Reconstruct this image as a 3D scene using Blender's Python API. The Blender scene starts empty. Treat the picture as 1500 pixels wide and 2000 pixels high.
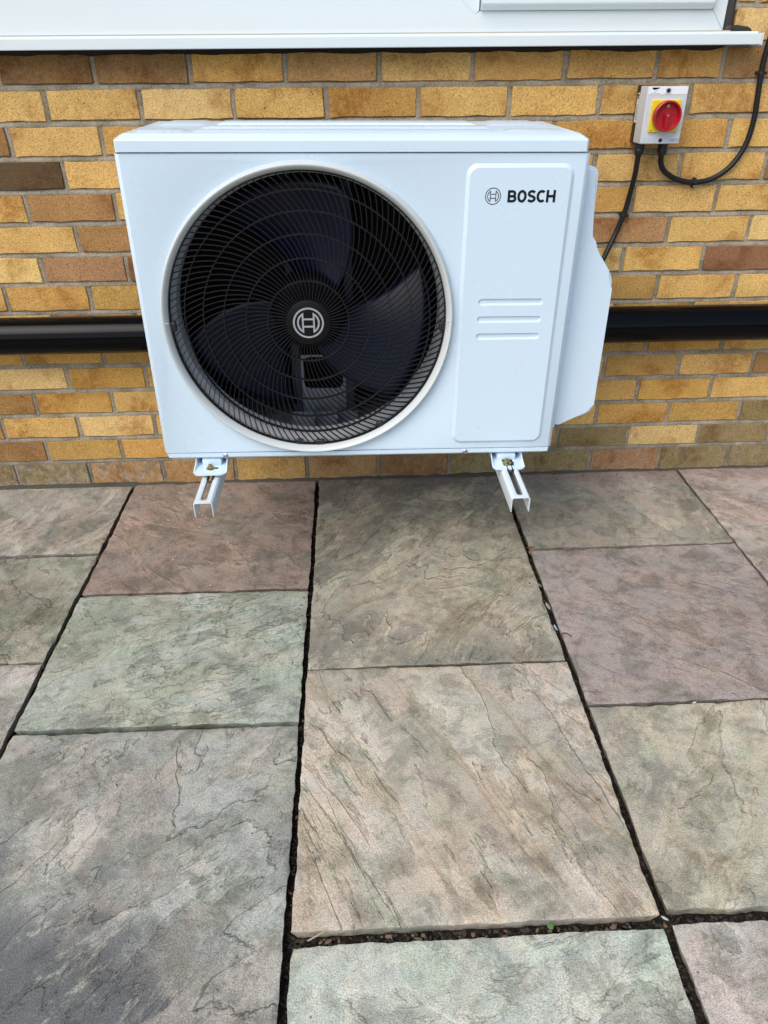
import bpy, bmesh, math, random
import numpy as np
from mathutils import Matrix, Vector

R = math.radians
rng = random.Random(7)
S = bpy.context.scene
C = S.collection

# ------------------------------------------------------------------ camera
cam_d = bpy.data.cameras.new("camera"); cam = bpy.data.objects.new("camera", cam_d); C.objects.link(cam)
cam_d.sensor_fit = 'VERTICAL'; cam_d.sensor_height = 36.0; cam_d.lens = 1428.01 / 2000 * 36.0
cam_d.clip_start = 0.02; cam_d.clip_end = 2000
cam.matrix_world = Matrix(((0.9989965, 0.0294946, -0.0337050, -0.067963),
                           (-0.0441724, 0.5244999, -0.8502639, -2.047696),
                           (-0.0073999, 0.8508995, 0.5252764, 1.124844),
                           (0, 0, 0, 1)))
S.camera = cam

# ------------------------------------------------------------------ sky, sun, exposure
SUN_EL, SUN_AZ = 50.0, 218.0           # degrees; azimuth clockwise from +Y (north), sun stands behind the camera
w = bpy.data.worlds.new("World"); S.world = w; w.use_nodes = True
nt = w.node_tree; nt.nodes.clear()
sky = nt.nodes.new("ShaderNodeTexSky"); sky.sky_type = 'NISHITA'; sky.sun_disc = False
sky.sun_elevation = R(SUN_EL); sky.sun_rotation = R(SUN_AZ)
sky.air_density = 1.0; sky.dust_density = 2.5; sky.ozone_density = 1.0
bg = nt.nodes.new("ShaderNodeBackground"); bg.inputs[1].default_value = 0.12
wo = nt.nodes.new("ShaderNodeOutputWorld")
nt.links.new(sky.outputs[0], bg.inputs[0]); nt.links.new(bg.outputs[0], wo.inputs[0])
sun_d = bpy.data.lights.new("sun", 'SUN'); sun_d.energy = 1.2; sun_d.angle = R(45); sun_d.color = (1.0, 0.96, 0.90)
sun = bpy.data.objects.new("sun", sun_d); C.objects.link(sun)
az = R(SUN_AZ); el = R(SUN_EL)
to_sun = Vector((math.sin(az) * math.cos(el), math.cos(az) * math.cos(el), math.sin(el)))
sun.rotation_euler = to_sun.to_track_quat('Z', 'Y').to_euler(); sun.location = to_sun * 10
S.view_settings.view_transform = 'Standard'; S.view_settings.look = 'None'
S.view_settings.gamma = 1.0; S.view_settings.use_curve_mapping = False
S.view_settings.exposure = 0.70

# ------------------------------------------------------------------ helpers
def mat(name, col, rough=0.5, metal=0.0, spec=0.5, coat=0.0):
    m = bpy.data.materials.new(name); m.use_nodes = True
    b = m.node_tree.nodes["Principled BSDF"]
    b.inputs["Base Color"].default_value = (*col, 1); b.inputs["Roughness"].default_value = rough
    b.inputs["Metallic"].default_value = metal; b.inputs["Specular IOR Level"].default_value = spec
    b.inputs["Coat Weight"].default_value = coat; b.inputs["Coat Roughness"].default_value = 0.12
    return m

class NT:
    """tiny node-tree helper"""
    def __init__(s, m):
        s.t = m.node_tree; s.b = s.t.nodes["Principled BSDF"]
    def n(s, typ, **kw):
        nd = s.t.nodes.new(typ)
        for k, v in kw.items(): setattr(nd, k, v)
        return nd
    def l(s, a, b): s.t.links.new(a, b)
    def put(s, sock, v):
        if hasattr(v, "is_output"): s.l(v, sock)
        else: sock.default_value = v
    def math(s, op, a, b=0.0, c=0.0, clamp=False):
        nd = s.n("ShaderNodeMath", operation=op, use_clamp=clamp)
        s.put(nd.inputs[0], a); s.put(nd.inputs[1], b); s.put(nd.inputs[2], c); return nd.outputs[0]
    def vmath(s, op, a, b):
        nd = s.n("ShaderNodeVectorMath", operation=op); s.put(nd.inputs[0], a); s.put(nd.inputs[1], b); return nd.outputs[0]
    def noise(s, vec, scale, detail=4, rough=0.55, dist=0.0, w=None):
        nd = s.n("ShaderNodeTexNoise", noise_dimensions='4D' if w is not None else '3D')
        s.put(nd.inputs["Vector"], vec); nd.inputs["Scale"].default_value = scale
        nd.inputs["Detail"].default_value = detail; nd.inputs["Roughness"].default_value = rough
        nd.inputs["Distortion"].default_value = dist
        if w is not None: s.put(nd.inputs["W"], w)
        return nd.outputs["Fac"]
    def ramp(s, f, lo, hi, a=0.0, b=1.0):
        nd = s.n("ShaderNodeMapRange", interpolation_type='SMOOTHSTEP')
        s.put(nd.inputs[0], f); nd.inputs[1].default_value = lo; nd.inputs[2].default_value = hi
        nd.inputs[3].default_value = a; nd.inputs[4].default_value = b; return nd.outputs[0]
    def mix(s, f, a, b, mode='MIX'):
        nd = s.n("ShaderNodeMix", data_type='RGBA', blend_type=mode)
        s.put(nd.inputs[0], f)
        for i, v in ((6, a), (7, b)):
            if hasattr(v, "is_output"): s.l(v, nd.inputs[i])
            else: nd.inputs[i].default_value = (*v, 1) if len(v) == 3 else v
        return nd.outputs[2]
    def bump(s, h, dist, strength=1.0, prev=None):
        nd = s.n("ShaderNodeBump"); nd.inputs["Strength"].default_value = strength
        nd.inputs["Distance"].default_value = dist; s.l(h, nd.inputs["Height"])
        if prev is not None: s.l(prev, nd.inputs["Normal"])
        return nd.outputs[0]

def finish(me, smooth=True, angle=35):
    if smooth:
        me.polygons.foreach_set("use_smooth", [True] * len(me.polygons))
        me.set_sharp_from_angle(angle=R(angle))
    me.update()

def link(name, me, m=None, parent=None):
    o = bpy.data.objects.new(name, me); C.objects.link(o)
    if m is not None:
        if me.materials: me.materials[0] = m
        else: me.materials.append(m)
    if parent is not None: o.parent = parent
    return o

def obj(name, bm, m, parent=None, smooth=True, angle=35, recalc=True):
    if recalc: bmesh.ops.recalc_face_normals(bm, faces=bm.faces[:])
    me = bpy.data.meshes.new(name); bm.to_mesh(me); bm.free(); finish(me, smooth, angle)
    return link(name, me, m, parent)

def pyobj(name, v, f, m, parent=None, smooth=True, angle=35):
    me = bpy.data.meshes.new(name); me.from_pydata([tuple(map(float, p)) for p in v], [], f); finish(me, smooth, angle)
    return link(name, me, m, parent)

def tag(o, label, cat, group=None, kind=None):
    if label: o["label"] = label
    if cat: o["category"] = cat
    if group: o["group"] = group
    if kind: o["kind"] = kind
    return o

def empty(name, label, cat, mtx=None, loc=(0, 0, 0), group=None):
    o = bpy.data.objects.new(name, None); C.objects.link(o); o.empty_display_size = 0.05
    if mtx is not None: o.matrix_world = mtx
    else: o.location = loc
    return tag(o, label, cat, group)

def abox(bm, x0, x1, y0, y1, z0, z1, bevel=0.0, seg=2):
    r = bmesh.ops.create_cube(bm, size=1.0)
    vs = r["verts"]
    for v in vs:
        v.co = Vector((x0 + (v.co.x + .5) * (x1 - x0), y0 + (v.co.y + .5) * (y1 - y0), z0 + (v.co.z + .5) * (z1 - z0)))
    if bevel > 0:
        es = list({e for v in vs for e in v.link_edges})
        bmesh.ops.bevel(bm, geom=es, offset=bevel, segments=seg, affect='EDGES', profile=0.5)

def box(name, x0, x1, y0, y1, z0, z1, m, parent=None, bevel=0.0, seg=2):
    bm = bmesh.new(); abox(bm, x0, x1, y0, y1, z0, z1, bevel, seg); return obj(name, bm, m, parent)

def lathe(bm, prof, cx, cz, seg=96, a0=0.0, a1=2 * math.pi, close=False):
    """profile of (radius, y), turned about the y axis through (cx, cz)"""
    full = abs(a1 - a0 - 2 * math.pi) < 1e-6
    n = seg if full else seg + 1
    rings = []
    for r, y in prof:
        rings.append([bm.verts.new((cx + r * math.cos(a0 + (a1 - a0) * i / seg), y, cz + r * math.sin(a0 + (a1 - a0) * i / seg))) for i in range(n)])
    pr = list(zip(rings, rings[1:])) + ([(rings[-1], rings[0])] if close else [])
    for A, B in pr:
        for i in range(seg):
            j = (i + 1) % n
            bm.faces.new((A[i], A[j], B[j], B[i]))
    return rings

def cap(bm, ring): bm.faces.new(ring)

def catmull(P, n=8):
    P = [Vector(p) for p in P]; Q = [2 * P[0] - P[1]] + P + [2 * P[-1] - P[-2]]; out = []
    for i in range(1, len(Q) - 2):
        a, b, c, d = Q[i - 1:i + 3]
        for k in range(n):
            t = k / n
            out.append(.5 * ((2 * b) + (c - a) * t + (2 * a - 5 * b + 4 * c - d) * t * t + (3 * b - a - 3 * c + d) * t ** 3))
    out.append(P[-1]); return out

def tube(bm, P, r, seg=12, caps=True):
    P = [Vector(p) for p in P]; up = Vector((0.13, 0.71, 0.69)); rings = []
    for i, p in enumerate(P):
        t = (P[min(i + 1, len(P) - 1)] - P[max(i - 1, 0)]).normalized()
        a = t.cross(up)
        if a.length < 1e-3: a = t.cross(Vector((1, 0, 0)))
        a.normalize(); b = t.cross(a).normalized()
        rr = r[i] if isinstance(r, (list, tuple)) else r
        rings.append([bm.verts.new(p + a * rr * math.cos(2 * math.pi * k / seg) + b * rr * math.sin(2 * math.pi * k / seg)) for k in range(seg)])
    for A, B in zip(rings, rings[1:]):
        for k in range(seg): bm.faces.new((A[k], A[(k + 1) % seg], B[(k + 1) % seg], B[k]))
    if caps: bm.faces.new(rings[0][::-1]); bm.faces.new(rings[-1])

def rrect(x0, z0, x1, z1, r, n=6):
    pts = []
    for cx, cz, a in ((x1 - r, z1 - r, 0), (x0 + r, z1 - r, 90), (x0 + r, z0 + r, 180), (x1 - r, z0 + r, 270)):
        for k in range(n + 1):
            t = R(a + 90 * k / n); pts.append((cx + r * math.cos(t), cz + r * math.sin(t)))
    return pts

def loop(bm, pts, y):
    return [bm.verts.new((x, y, z)) for x, z in pts]

def bridge(bm, A, B):
    n = len(A)
    for i in range(n): bm.faces.new((A[i], A[(i + 1) % n], B[(i + 1) % n], B[i]))

def fill(bm, loops):
    es = []
    for L in loops:
        for i in range(len(L)):
            e = bm.edges.get((L[i], L[(i + 1) % len(L)])) or bm.edges.new((L[i], L[(i + 1) % len(L)])); es.append(e)
    bmesh.ops.triangle_fill(bm, use_beauty=True, use_dissolve=False, edges=es)

def text_mesh(body, size, m, name, parent, loc, shear=0.0, offset=0.0, spacing=1.0, xscale=1.0, roty=0.0, thick=0.0003):
    cu = bpy.data.curves.new("lettering", 'FONT'); cu.body = body; cu.size = size; cu.shear = shear
    cu.offset = offset; cu.space_character = spacing; cu.extrude = thick; cu.align_x = 'CENTER'; cu.align_y = 'CENTER'
    t = bpy.data.objects.new("lettering_source", cu); C.objects.link(t)
    bpy.context.view_layer.update()
    me = bpy.data.meshes.new_from_object(t.evaluated_get(bpy.context.evaluated_depsgraph_get()))
    bpy.data.objects.remove(t); bpy.data.curves.remove(cu)
    me.transform(Matrix.Rotation(R(90), 4, 'X') @ Matrix.Diagonal((xscale, 1, 1, 1)))
    o = link(name, me, m, parent); o.location = loc; return o

# ---- vectorised gradient noise
_pr = np.random.RandomState(3); _perm = np.concatenate([_pr.permutation(256)] * 3); _ang = _pr.rand(256) * 2 * np.pi
def perlin(x, y):
    xi = np.floor(x).astype(int); yi = np.floor(y).astype(int); xf = x - xi; yf = y - yi
    u = xf ** 3 * (xf * (xf * 6 - 15) + 10); v = yf ** 3 * (yf * (yf * 6 - 15) + 10)
    def g(ix, iy, dx, dy):
        a = _ang[_perm[_perm[ix & 255] + (iy & 255)]]; return np.cos(a) * dx + np.sin(a) * dy
    a = g(xi, yi, xf, yf); b = g(xi + 1, yi, xf - 1, yf); c = g(xi, yi + 1, xf, yf - 1); d = g(xi + 1, yi + 1, xf - 1, yf - 1)
    return (a + u * (b - a)) + v * ((c + u * (d - c)) - (a + u * (b - a)))
def fbm(x, y, o=4, g=.5):
    s = 0; a = 1
    for k in range(o): s = s + a * perlin(x * 2 ** k + 17.3 * k, y * 2 ** k - 9.1 * k); a *= g
    return s

# ------------------------------------------------------------------ materials
def brick_material():
    m = mat("sand_faced_brick", (.45, .3, .12), 0.9, spec=0.2); N = NT(m)
    tc = N.n("ShaderNodeTexCoord"); oi = N.n("ShaderNodeObjectInfo")
    w_ = N.math('MULTIPLY', oi.outputs["Random"], 57.0)
    P = tc.outputs["Object"]
    base = oi.outputs["Color"]
    big = N.noise(P, 9, 3, .5, .4, w=w_)
    grain = N.noise(P, 330, 3, .75, 0, w=w_)
    mid = N.noise(P, 60, 4, .65, .3, w=w_)
    dark = N.mix(1.0, base, (.66, .52, .42), 'MULTIPLY')
    lite = N.mix(1.0, base, (1.22, 1.24, 1.25), 'MULTIPLY')
    c = N.mix(N.ramp(big, .48, .66, 0, .95), base, dark)
    c = N.mix(N.ramp(big, .30, .46, .7, 0), c, lite)
    c = N.mix(N.ramp(mid, .38, .66, 0, .45), c, lite)
    c = N.mix(N.ramp(grain, .52, .64, 0, .85), c, N.mix(1.0, c, (1.5, 1.48, 1.42), 'MULTIPLY'))
    c = N.mix(N.ramp(grain, .36, .47, .9, 0), c, N.mix(1.0, c, (.44, .38, .34), 'MULTIPLY'))
    vo = N.n("ShaderNodeTexVoronoi"); vo.inputs["Scale"].default_value = 75
    N.l(N.vmath('ADD', P, N.n("ShaderNodeCombineXYZ").outputs[0]), vo.inputs["Vector"])
    vo2 = N.n("ShaderNodeTexVoronoi", voronoi_dimensions='4D'); vo2.inputs["Scale"].default_value = 85
    N.l(P, vo2.inputs["Vector"]); N.l(w_, vo2.inputs["W"])
    pit = N.ramp(vo2.outputs["Distance"], .10, .20, 1, 0)
    pit = N.math('MULTIPLY', pit, N.ramp(N.noise(P, 30, 2, .5, 0, w=w_), .50, .60))
    c = N.mix(N.math('MULTIPLY', pit, .75), c, (.035, .025, .015))
    # cement smear / salts on bricks whose alpha is below 1
    sm = N.noise(P, 26, 8, .78, .2, w=w_)
    am = N.math('SUBTRACT', 1.0, oi.outputs["Alpha"])
    k = N.math('MULTIPLY', N.ramp(sm, .38, .66), am, clamp=True)
    c = N.mix(k, c, N.mix(N.ramp(mid, .4, .6), (.13, .125, .105), (.36, .33, .27)))
    N.l(c, N.b.inputs["Base Color"])
    h = N.math('ADD', N.math('MULTIPLY', grain, .7), N.math('MULTIPLY', mid, .9))
    h = N.math('SUBTRACT', h, N.math('MULTIPLY', pit, .8))
    N.l(N.bump(h, 0.0022, 0.85), N.b.inputs["Normal"]); return m

def mortar_material():
    m = mat("grey_mortar", (.25, .23, .18), 0.95, spec=0.15); N = NT(m)
    P = N.n("ShaderNodeTexCoord").outputs["Object"]
    a = N.noise(P, 14, 5, .6, .3); g = N.noise(P, 260, 4, .75); f = N.noise(P, 60, 4, .6)
    c = N.mix(N.ramp(a, .35, .65), (.235, .20, .14), (.38, .33, .245))
    c = N.mix(N.ramp(g, .52, .66, 0, .6), c, (.46, .43, .36)); c = N.mix(N.ramp(g, .36, .46, .7, 0), c, (.09, .08, .06))
    z = N.n("ShaderNodeSeparateXYZ"); N.l(P, z.inputs[0])
    low = N.math('MULTIPLY', N.ramp(z.outputs[2], .16, .02), N.ramp(N.noise(P, 11, 5, .65), .35, .6))
    c = N.mix(N.math('MULTIPLY', low, .6), c, (.10, .095, .08))
    N.l(c, N.b.inputs["Base Color"])
    h = N.math('ADD', N.math('MULTIPLY', g, .8), f)
    N.l(N.bump(h, 0.0025, .9), N.b.inputs["Normal"]); return m

def far_brick_material():
    m = mat("far_brickwork", (.42, .3, .13), 0.95, spec=0.2); N = NT(m)
    P = N.n("ShaderNodeTexCoord").outputs["Object"]
    s = N.n("ShaderNodeSeparateXYZ"); N.l(P, s.inputs[0])
    cb = N.n("ShaderNodeCombineXYZ"); N.l(s.outputs[0], cb.inputs[0]); N.l(s.outputs[2], cb.inputs[1])
    b = N.n("ShaderNodeTexBrick"); N.l(cb.outputs[0], b.inputs["Vector"])
    b.inputs["Color1"].default_value = (.60, .38, .125, 1); b.inputs["Color2"].default_value = (.46, .275, .085, 1)
    b.inputs["Mortar"].default_value = (.25, .23, .18, 1); b.inputs["Scale"].default_value = 1
    b.inputs["Mortar Size"].default_value = .006; b.inputs["Brick Width"].default_value = .225; b.inputs["Row Height"].default_value = .0769
    g = N.noise(P, 200, 4, .7)
    N.l(N.mix(N.ramp(g, .35, .65, .0, .5), b.outputs[0], N.mix(1, b.outputs[0], (.6, .55, .5), 'MULTIPLY')), N.b.inputs["Base Color"])
    N.l(N.bump(N.math('SUBTRACT', N.math('MULTIPLY', g, .3), b.outputs["Fac"]), .006, .8), N.b.inputs["Normal"]); return m

def paint_material(name, col, rough, dirt=0.05, peel=0.00002):
    m = mat(name, col, rough, spec=0.5); N = NT(m)
    P = N.n("ShaderNodeTexCoord").outputs["Object"]
    a = N.noise(P, 4, 5, .6, .5); d = N.noise(P, 45, 5, .7)
    c = N.mix(N.ramp(a, .3, .7, 0, dirt), col, tuple(x * y for x, y in zip(col, (.80, .80, .78))))
    c = N.mix(N.ramp(d, .62, .80, 0, dirt * 2.2), c, (.42, .40, .36))
    N.l(c, N.b.inputs["Base Color"])
    N.l(N.math('ADD', N.math('MULTIPLY', a, .05), rough - .02), N.b.inputs["Roughness"])
    N.l(N.bump(N.noise(P, 220, 2, .5), peel, .5), N.b.inputs["Normal"]); return m

def tone(c, k=1.46, d=.5):
    l = sum(c[:3]) / 3; return tuple(min(.6, k * (x + (l - x) * d)) for x in c[:3])

def slab_material(i, ca, cb, cc, ang, stretch=2.2, freq=6.0, steps=5.0, relief=1.0, alg=0.0, algc=(.13, .155, .10), spots=0.0, dark=None, km=(1.2, 1.2, 1.15), band=None, vein=.3):
    """riven sandstone: layers that break away in steps, streaks along the bedding, stains"""
    mul = lambda c: tuple(min(.62, x * y) for x, y in zip(c, km))
    ca, cb, cc, algc = mul(tone(ca)), mul(tone(cb)), mul(tone(cc)), mul(tone(algc, 1.25, .2))
    if dark is not None: dark = (*tone(dark, 1.15, .3), *dark[3:])
    m = mat("riven_sandstone_%02d" % i, ca, 0.82, spec=0.28); N = NT(m)
    tc = N.n("ShaderNodeTexCoord"); O = tc.outputs["Object"]
    mp = N.n("ShaderNodeMapping"); N.l(O, mp.inputs[0])
    mp.inputs["Location"].default_value = (i * 3.71, i * -2.3, i * .9); 
    rot = N.n("ShaderNodeVectorRotate", rotation_type='Z_AXIS'); N.l(mp.outputs[0], rot.inputs[0]); rot.inputs["Angle"].default_value = R(ang)
    sc = N.n("ShaderNodeVectorMath", operation='MULTIPLY'); N.l(rot.outputs[0], sc.inputs[0]); sc.inputs[1].default_value = (1, 1 / stretch, 1)
    Q = sc.outputs[0]; P = mp.outputs[0]
    # bedding steps
    t0 = N.noise(Q, freq, 7, .56, .55)
    t = N.math('MULTIPLY', t0, steps * 2.2)
    fl = N.math('FLOOR', t); fr = N.math('FRACT', t)
    step = N.ramp(fr, .0, .10)
    H1 = N.math('ADD', fl, step)
    edge = N.math('MULTIPLY', N.ramp(fr, 0, .10), N.ramp(fr, .10, .30, 1, 0))
    wn = N.n("ShaderNodeTexWhiteNoise", noise_dimensions='1D'); N.l(fl, wn.inputs["W"])
    # second, finer flaking where a mask allows it
    t2 = N.math('MULTIPLY', N.noise(Q, freq * 3.3, 6, .6, .8), 6.0)
    f2 = N.math('FRACT', t2); H2 = N.math('ADD', N.math('FLOOR', t2), N.ramp(f2, 0, .14))
    msk = N.ramp(N.noise(P, 3.1, 3, .5), .42, .62)
    big = N.noise(P, 2.3, 4, .55, .8); streak = N.noise(Q, 9, 6, .62, 1.2); mid = N.noise(P, 24, 5, .65, .3)
    grain = N.noise(P, 420, 3, .7); g2 = N.noise(P, 130, 4, .7)
    c = N.mix(N.ramp(big, .36, .64), ca, cb)
    c = N.mix(N.ramp(streak, .44, .66, 0, .8), c, cc)
    tint = N.math('MULTIPLY_ADD', wn.outputs["Value"], .34, .83)
    tn = N.n("ShaderNodeCombineXYZ"); [N.l(tint, tn.inputs[k]) for k in range(3)]
    c = N.mix(N.ramp(msk, 0, 1, .55, 1.0), c, N.mix(1.0, c, tn.outputs[0], 'MULTIPLY'))
    c = N.mix(N.math('MULTIPLY', N.ramp(f2, .0, .16, 1, 0), N.math('MULTIPLY', msk, .40)), c, N.mix(1.0, c, (.55, .54, .52), 'MULTIPLY'))
    c = N.mix(N.math('MULTIPLY', N.ramp(fr, .0, .05, 1, 0), .5), c, N.mix(1.0, c, (.5, .5, .48), 'MULTIPLY'))
    c = N.mix(N.math('MULTIPLY', edge, .4), c, N.mix(1.0, c, (1.3, 1.28, 1.22), 'MULTIPLY'))
    c = N.mix(N.ramp(mid, .46, .70, 0, .42), c, N.mix(1.0, c, (.70, .71, .70), 'MULTIPLY'))
    mo = N.noise(P, 13, 9, .74, .5); mo2 = N.noise(Q, 4.5, 9, .70, .7); mo3 = N.noise(P, 48, 6, .72, .3)
    c = N.mix(N.ramp(mo, .46, .60, 0, .85), c, N.mix(1.0, c, (.60, .62, .60), 'MULTIPLY'))
    c = N.mix(N.ramp(mo2, .36, .52, .75, 0), c, N.mix(1.0, c, (1.24, 1.23, 1.20), 'MULTIPLY'))
    c = N.mix(N.ramp(mo3, .50, .64, 0, .55), c, N.mix(1.0, c, (.68, .68, .67), 'MULTIPLY'))
    sc2 = N.n("ShaderNodeVectorMath", operation='MULTIPLY'); N.l(rot.outputs[0], sc2.inputs[0]); sc2.inputs[1].default_value = (1, 1 / (stretch * 2.2), 1)
    vn = N.math('ABSOLUTE', N.math('SUBTRACT', N.noise(sc2.outputs[0], 6.5, 9, .58, .5), .5))
    vk = N.ramp(N.noise(P, 2.6, 3, .5), .44, .56)
    c = N.mix(N.math('MULTIPLY', N.ramp(vn, .0, .045, vein, 0), vk), c, N.mix(1.0, c, (.96, .87, .72), 'MULTIPLY'))
    c = N.mix(N.math('MULTIPLY', N.ramp(vn, .0, .010, .25 + vein * .4, 0), vk), c, N.mix(1.0, c, (.45, .43, .40), 'MULTIPLY'))
    hue = N.noise(P, 9, 5, .6, .6); hue2 = N.noise(Q, 22, 4, .6, .4)
    c = N.mix(N.ramp(hue, .42, .58, 0, .8), c, N.mix(1.0, c, (1.09, .985, .94), 'MULTIPLY'))
    c = N.mix(N.ramp(hue2, .50, .64, 0, .8), c, N.mix(1.0, c, (.93, 1.0, .92), 'MULTIPLY'))
    if band is not None:      # iron-red band that follows the edge laid to the wall
        sy = N.n("ShaderNodeSeparateXYZ"); N.l(O, sy.inputs[0])
        bd = N.math('ADD', sy.outputs[1], N.math('MULTIPLY', N.noise(P, 5, 4, .6), .16))
        c = N.mix(N.ramp(bd, band[3], band[3] + .14, 0, .8), c, band[:3])
    if alg > 0:
        al = N.math('MULTIPLY', N.ramp(N.noise(P, 3.4, 6, .62, .7), .50, .66), alg)
        c = N.mix(al, c, algc)
    if dark is not None:
        dx = N.n("ShaderNodeSeparateXYZ"); N.l(O, dx.inputs[0])
        dk = N.math('MULTIPLY', N.math('MULTIPLY', N.ramp(N.noise(Q, 7.5, 12, .78, .3), .455, .52), N.ramp(N.noise(P, 1.7, 2, .5), .42, .56) if len(dark) < 5 else N.ramp(N.math('ADD', N.math('MULTIPLY_ADD', dx.outputs[0], -.7, N.math('MULTIPLY', dx.outputs[1], -1.0)), N.math('MULTIPLY', N.noise(P, 4, 6, .6), .5)), .12, .30)), dark[3])
        c = N.mix(dk, c, dark[:3])
    if spots > 0:
        sp = N.math('MULTIPLY', N.ramp(N.noise(P, 17, 3, .5, .2), .64, .72), spots)
        c = N.mix(sp, c, (.10, .07, .06))
    c = N.mix(N.ramp(grain, .50, .64, 0, .60), c, N.mix(1.0, c, (1.5, 1.48, 1.45), 'MULTIPLY'))
    c = N.mix(N.ramp(grain, .37, .48, .60, 0), c, N.mix(1.0, c, (.48, .48, .47), 'MULTIPLY'))
    c = N.mix(N.ramp(g2, .56, .70, 0, .30), c, N.mix(1.0, c, (.66, .66, .65), 'MULTIPLY'))
    vo = N.n("ShaderNodeTexVoronoi"); vo.inputs["Scale"].default_value = 34; N.l(P, vo.inputs["Vector"])
    pk = N.math('MULTIPLY', N.ramp(vo.outputs["Distance"], .035, .075, 1, 0), N.ramp(N.noise(P, 6, 2), .47, .55))
    c = N.mix(N.math('MULTIPLY', pk, .8), c, (.04, .038, .033))
    vo3 = N.n("ShaderNodeTexVoronoi"); vo3.inputs["Scale"].default_value = 27; N.l(Q, vo3.inputs["Vector"])
    wk = N.math('MULTIPLY', N.ramp(vo3.outputs["Distance"], .03, .06, 1, 0), N.ramp(N.noise(Q, 5, 2), .54, .60))
    c = N.mix(N.math('MULTIPLY', wk, .8), c, (.62, .60, .54))
    N.l(c, N.b.inputs["Base Color"])
    N.l(N.math('MULTIPLY_ADD', mid, .25, .66), N.b.inputs["Roughness"])
    b1 = N.bump(H1, 0.0030 * relief, 1.0)
    b2 = N.bump(N.math('MULTIPLY', H2, msk), 0.0022 * relief, 1.0, b1)
    b3 = N.bump(N.math('ADD', N.math('MULTIPLY', mid, .9), N.math('ADD', grain, g2)), 0.0022, .9, b2)
    N.l(b3, N.b.inputs["Normal"]); return m

def soil_material():
    m = mat("damp_joint_soil", (.03, .025, .02), 0.95, spec=0.2); N = NT(m)
    P = N.n("ShaderNodeTexCoord").outputs["Object"]
    a = N.noise(P, 120, 5, .7); b = N.noise(P, 300, 3, .6)
    c = N.mix(N.ramp(a, .4, .65), (.012, .010, .008), (.055, .043, .032)); c = N.mix(N.ramp(b, .62, .72, 0, .8), c, (.17, .15, .12))
    N.l(c, N.b.inputs["Base Color"]); N.l(N.bump(N.math('ADD', a, b), .006, 1), N.b.inputs["Normal"]); return m

def ground_material():
    m = mat("garden_ground", (.16, .15, .12), 0.95, spec=0.2); N = NT(m)
    P = N.n("ShaderNodeTexCoord").outputs["Object"]
    a = N.noise(P, 1.2, 6, .6); b = N.noise(P, 60, 5, .7)
    c = N.mix(N.ramp(a, .35, .65), (.17, .165, .14), (.24, .225, .19)); c = N.mix(N.ramp(b, .4, .65, 0, .6), c, (.10, .095, .075))
    N.l(c, N.b.inputs["Base Color"]); N.l(N.bump(b, .01, .6), N.b.inputs["Normal"]); return m

M_BRICK = brick_material(); M_MORTAR = mortar_material(); M_FARBRICK = far_brick_material()
M_UNIT = paint_material("white_powder_coat", (.61, .745, .85), .27, dirt=.004)
M_UPVC = paint_material("white_upvc", (.68, .75, .765), .28, dirt=.03)
M_GALV = paint_material("white_bracket_paint", (.60, .67, .70), .35, dirt=.06)
M_RIM = mat("silver_rim_paint", (.56, .60, .595), .30)
M_SHROUD = mat("grey_shroud_paint", (.72, .75, .79), .30)
M_BLACK = mat("black_plastic", (.012, .012, .014), .42)
M_GRILLE = mat("black_grille_plastic", (.013, .013, .015), .30, spec=.5)
M_PIPE = mat("black_pvc", (.0015, .0017, .0025), .10, spec=.14)
M_RUBBER = mat("black_rubber", (.015, .014, .014), .65)
M_CABLE = mat("black_cable_sheath", (.009, .009, .010), .45, spec=.35)
M_BLADE = mat("navy_fan_plastic", (.0018, .0055, .022), .34, spec=.34)
M_DARKIN = mat("dark_coil_fins", (.005, .0055, .007), .6, spec=.15)
M_INDARK = mat("dark_motor_bracket", (.018, .026, .05), .45)
M_INNER = mat("inner_galvanised_steel", (.26, .29, .33), .42, metal=.55)
M_INK = mat("navy_print_ink", (.008, .014, .025), .5)
M_WHITEINK = mat("silver_print_ink", (.62, .66, .68), .4)
M_BRASS = mat("zinc_yellow_bolt", (.42, .34, .14), .30, metal=1.0)
M_STEEL = mat("zinc_steel_screw", (.45, .46, .47), .32, metal=1.0)
M_SEAL = mat("brown_black_sealant", (.022, .017, .014), .6)
M_DARKSEAL = mat("black_sealant", (.008, .007, .007), .7)
M_SWGREY = mat("light_grey_polycarbonate", (.56, .60, .63), .35)
M_SWSIDE = mat("grey_polycarbonate_lid_edge", (.50, .51, .50), .4)
M_SWBASE = mat("brown_black_switch_base", (.022, .017, .014), .5)
M_SWTOP = mat("white_label_strip", (.78, .80, .84), .3)
M_YELLOW = mat("yellow_plate", (.78, .58, .02), .35)
M_RED = mat("red_switch_plastic", (.36, .006, .014), .28)
M_GLASS = mat("window_glass", (.05, .06, .06), .03, spec=.8)
M_TAN = mat("tan_leaf", (.32, .17, .07), .7); M_GREEN = mat("green_leaf", (.07, .20, .05), .5)
M_PALE = mat("pale_flake", (.62, .62, .55), .6); M_TWIG = mat("grey_twig", (.24, .22, .17), .8); M_BARK = mat("dark_twig", (.02, .017, .014), .8)
M_GRIT = mat("joint_grit", (.045, .040, .033), .9); M_BLUE = mat("pale_blue_scrap", (.42, .58, .66), .5)

# ------------------------------------------------------------------ ground
GZ = -0.0095
bm = bmesh.new(); bmesh.ops.create_grid(bm, x_segments=4, y_segments=4, size=400)
g = obj("ground", bm, ground_material(), smooth=False); g.location = (0, 0, GZ - .075); tag(g, None, None, kind="structure")

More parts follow.
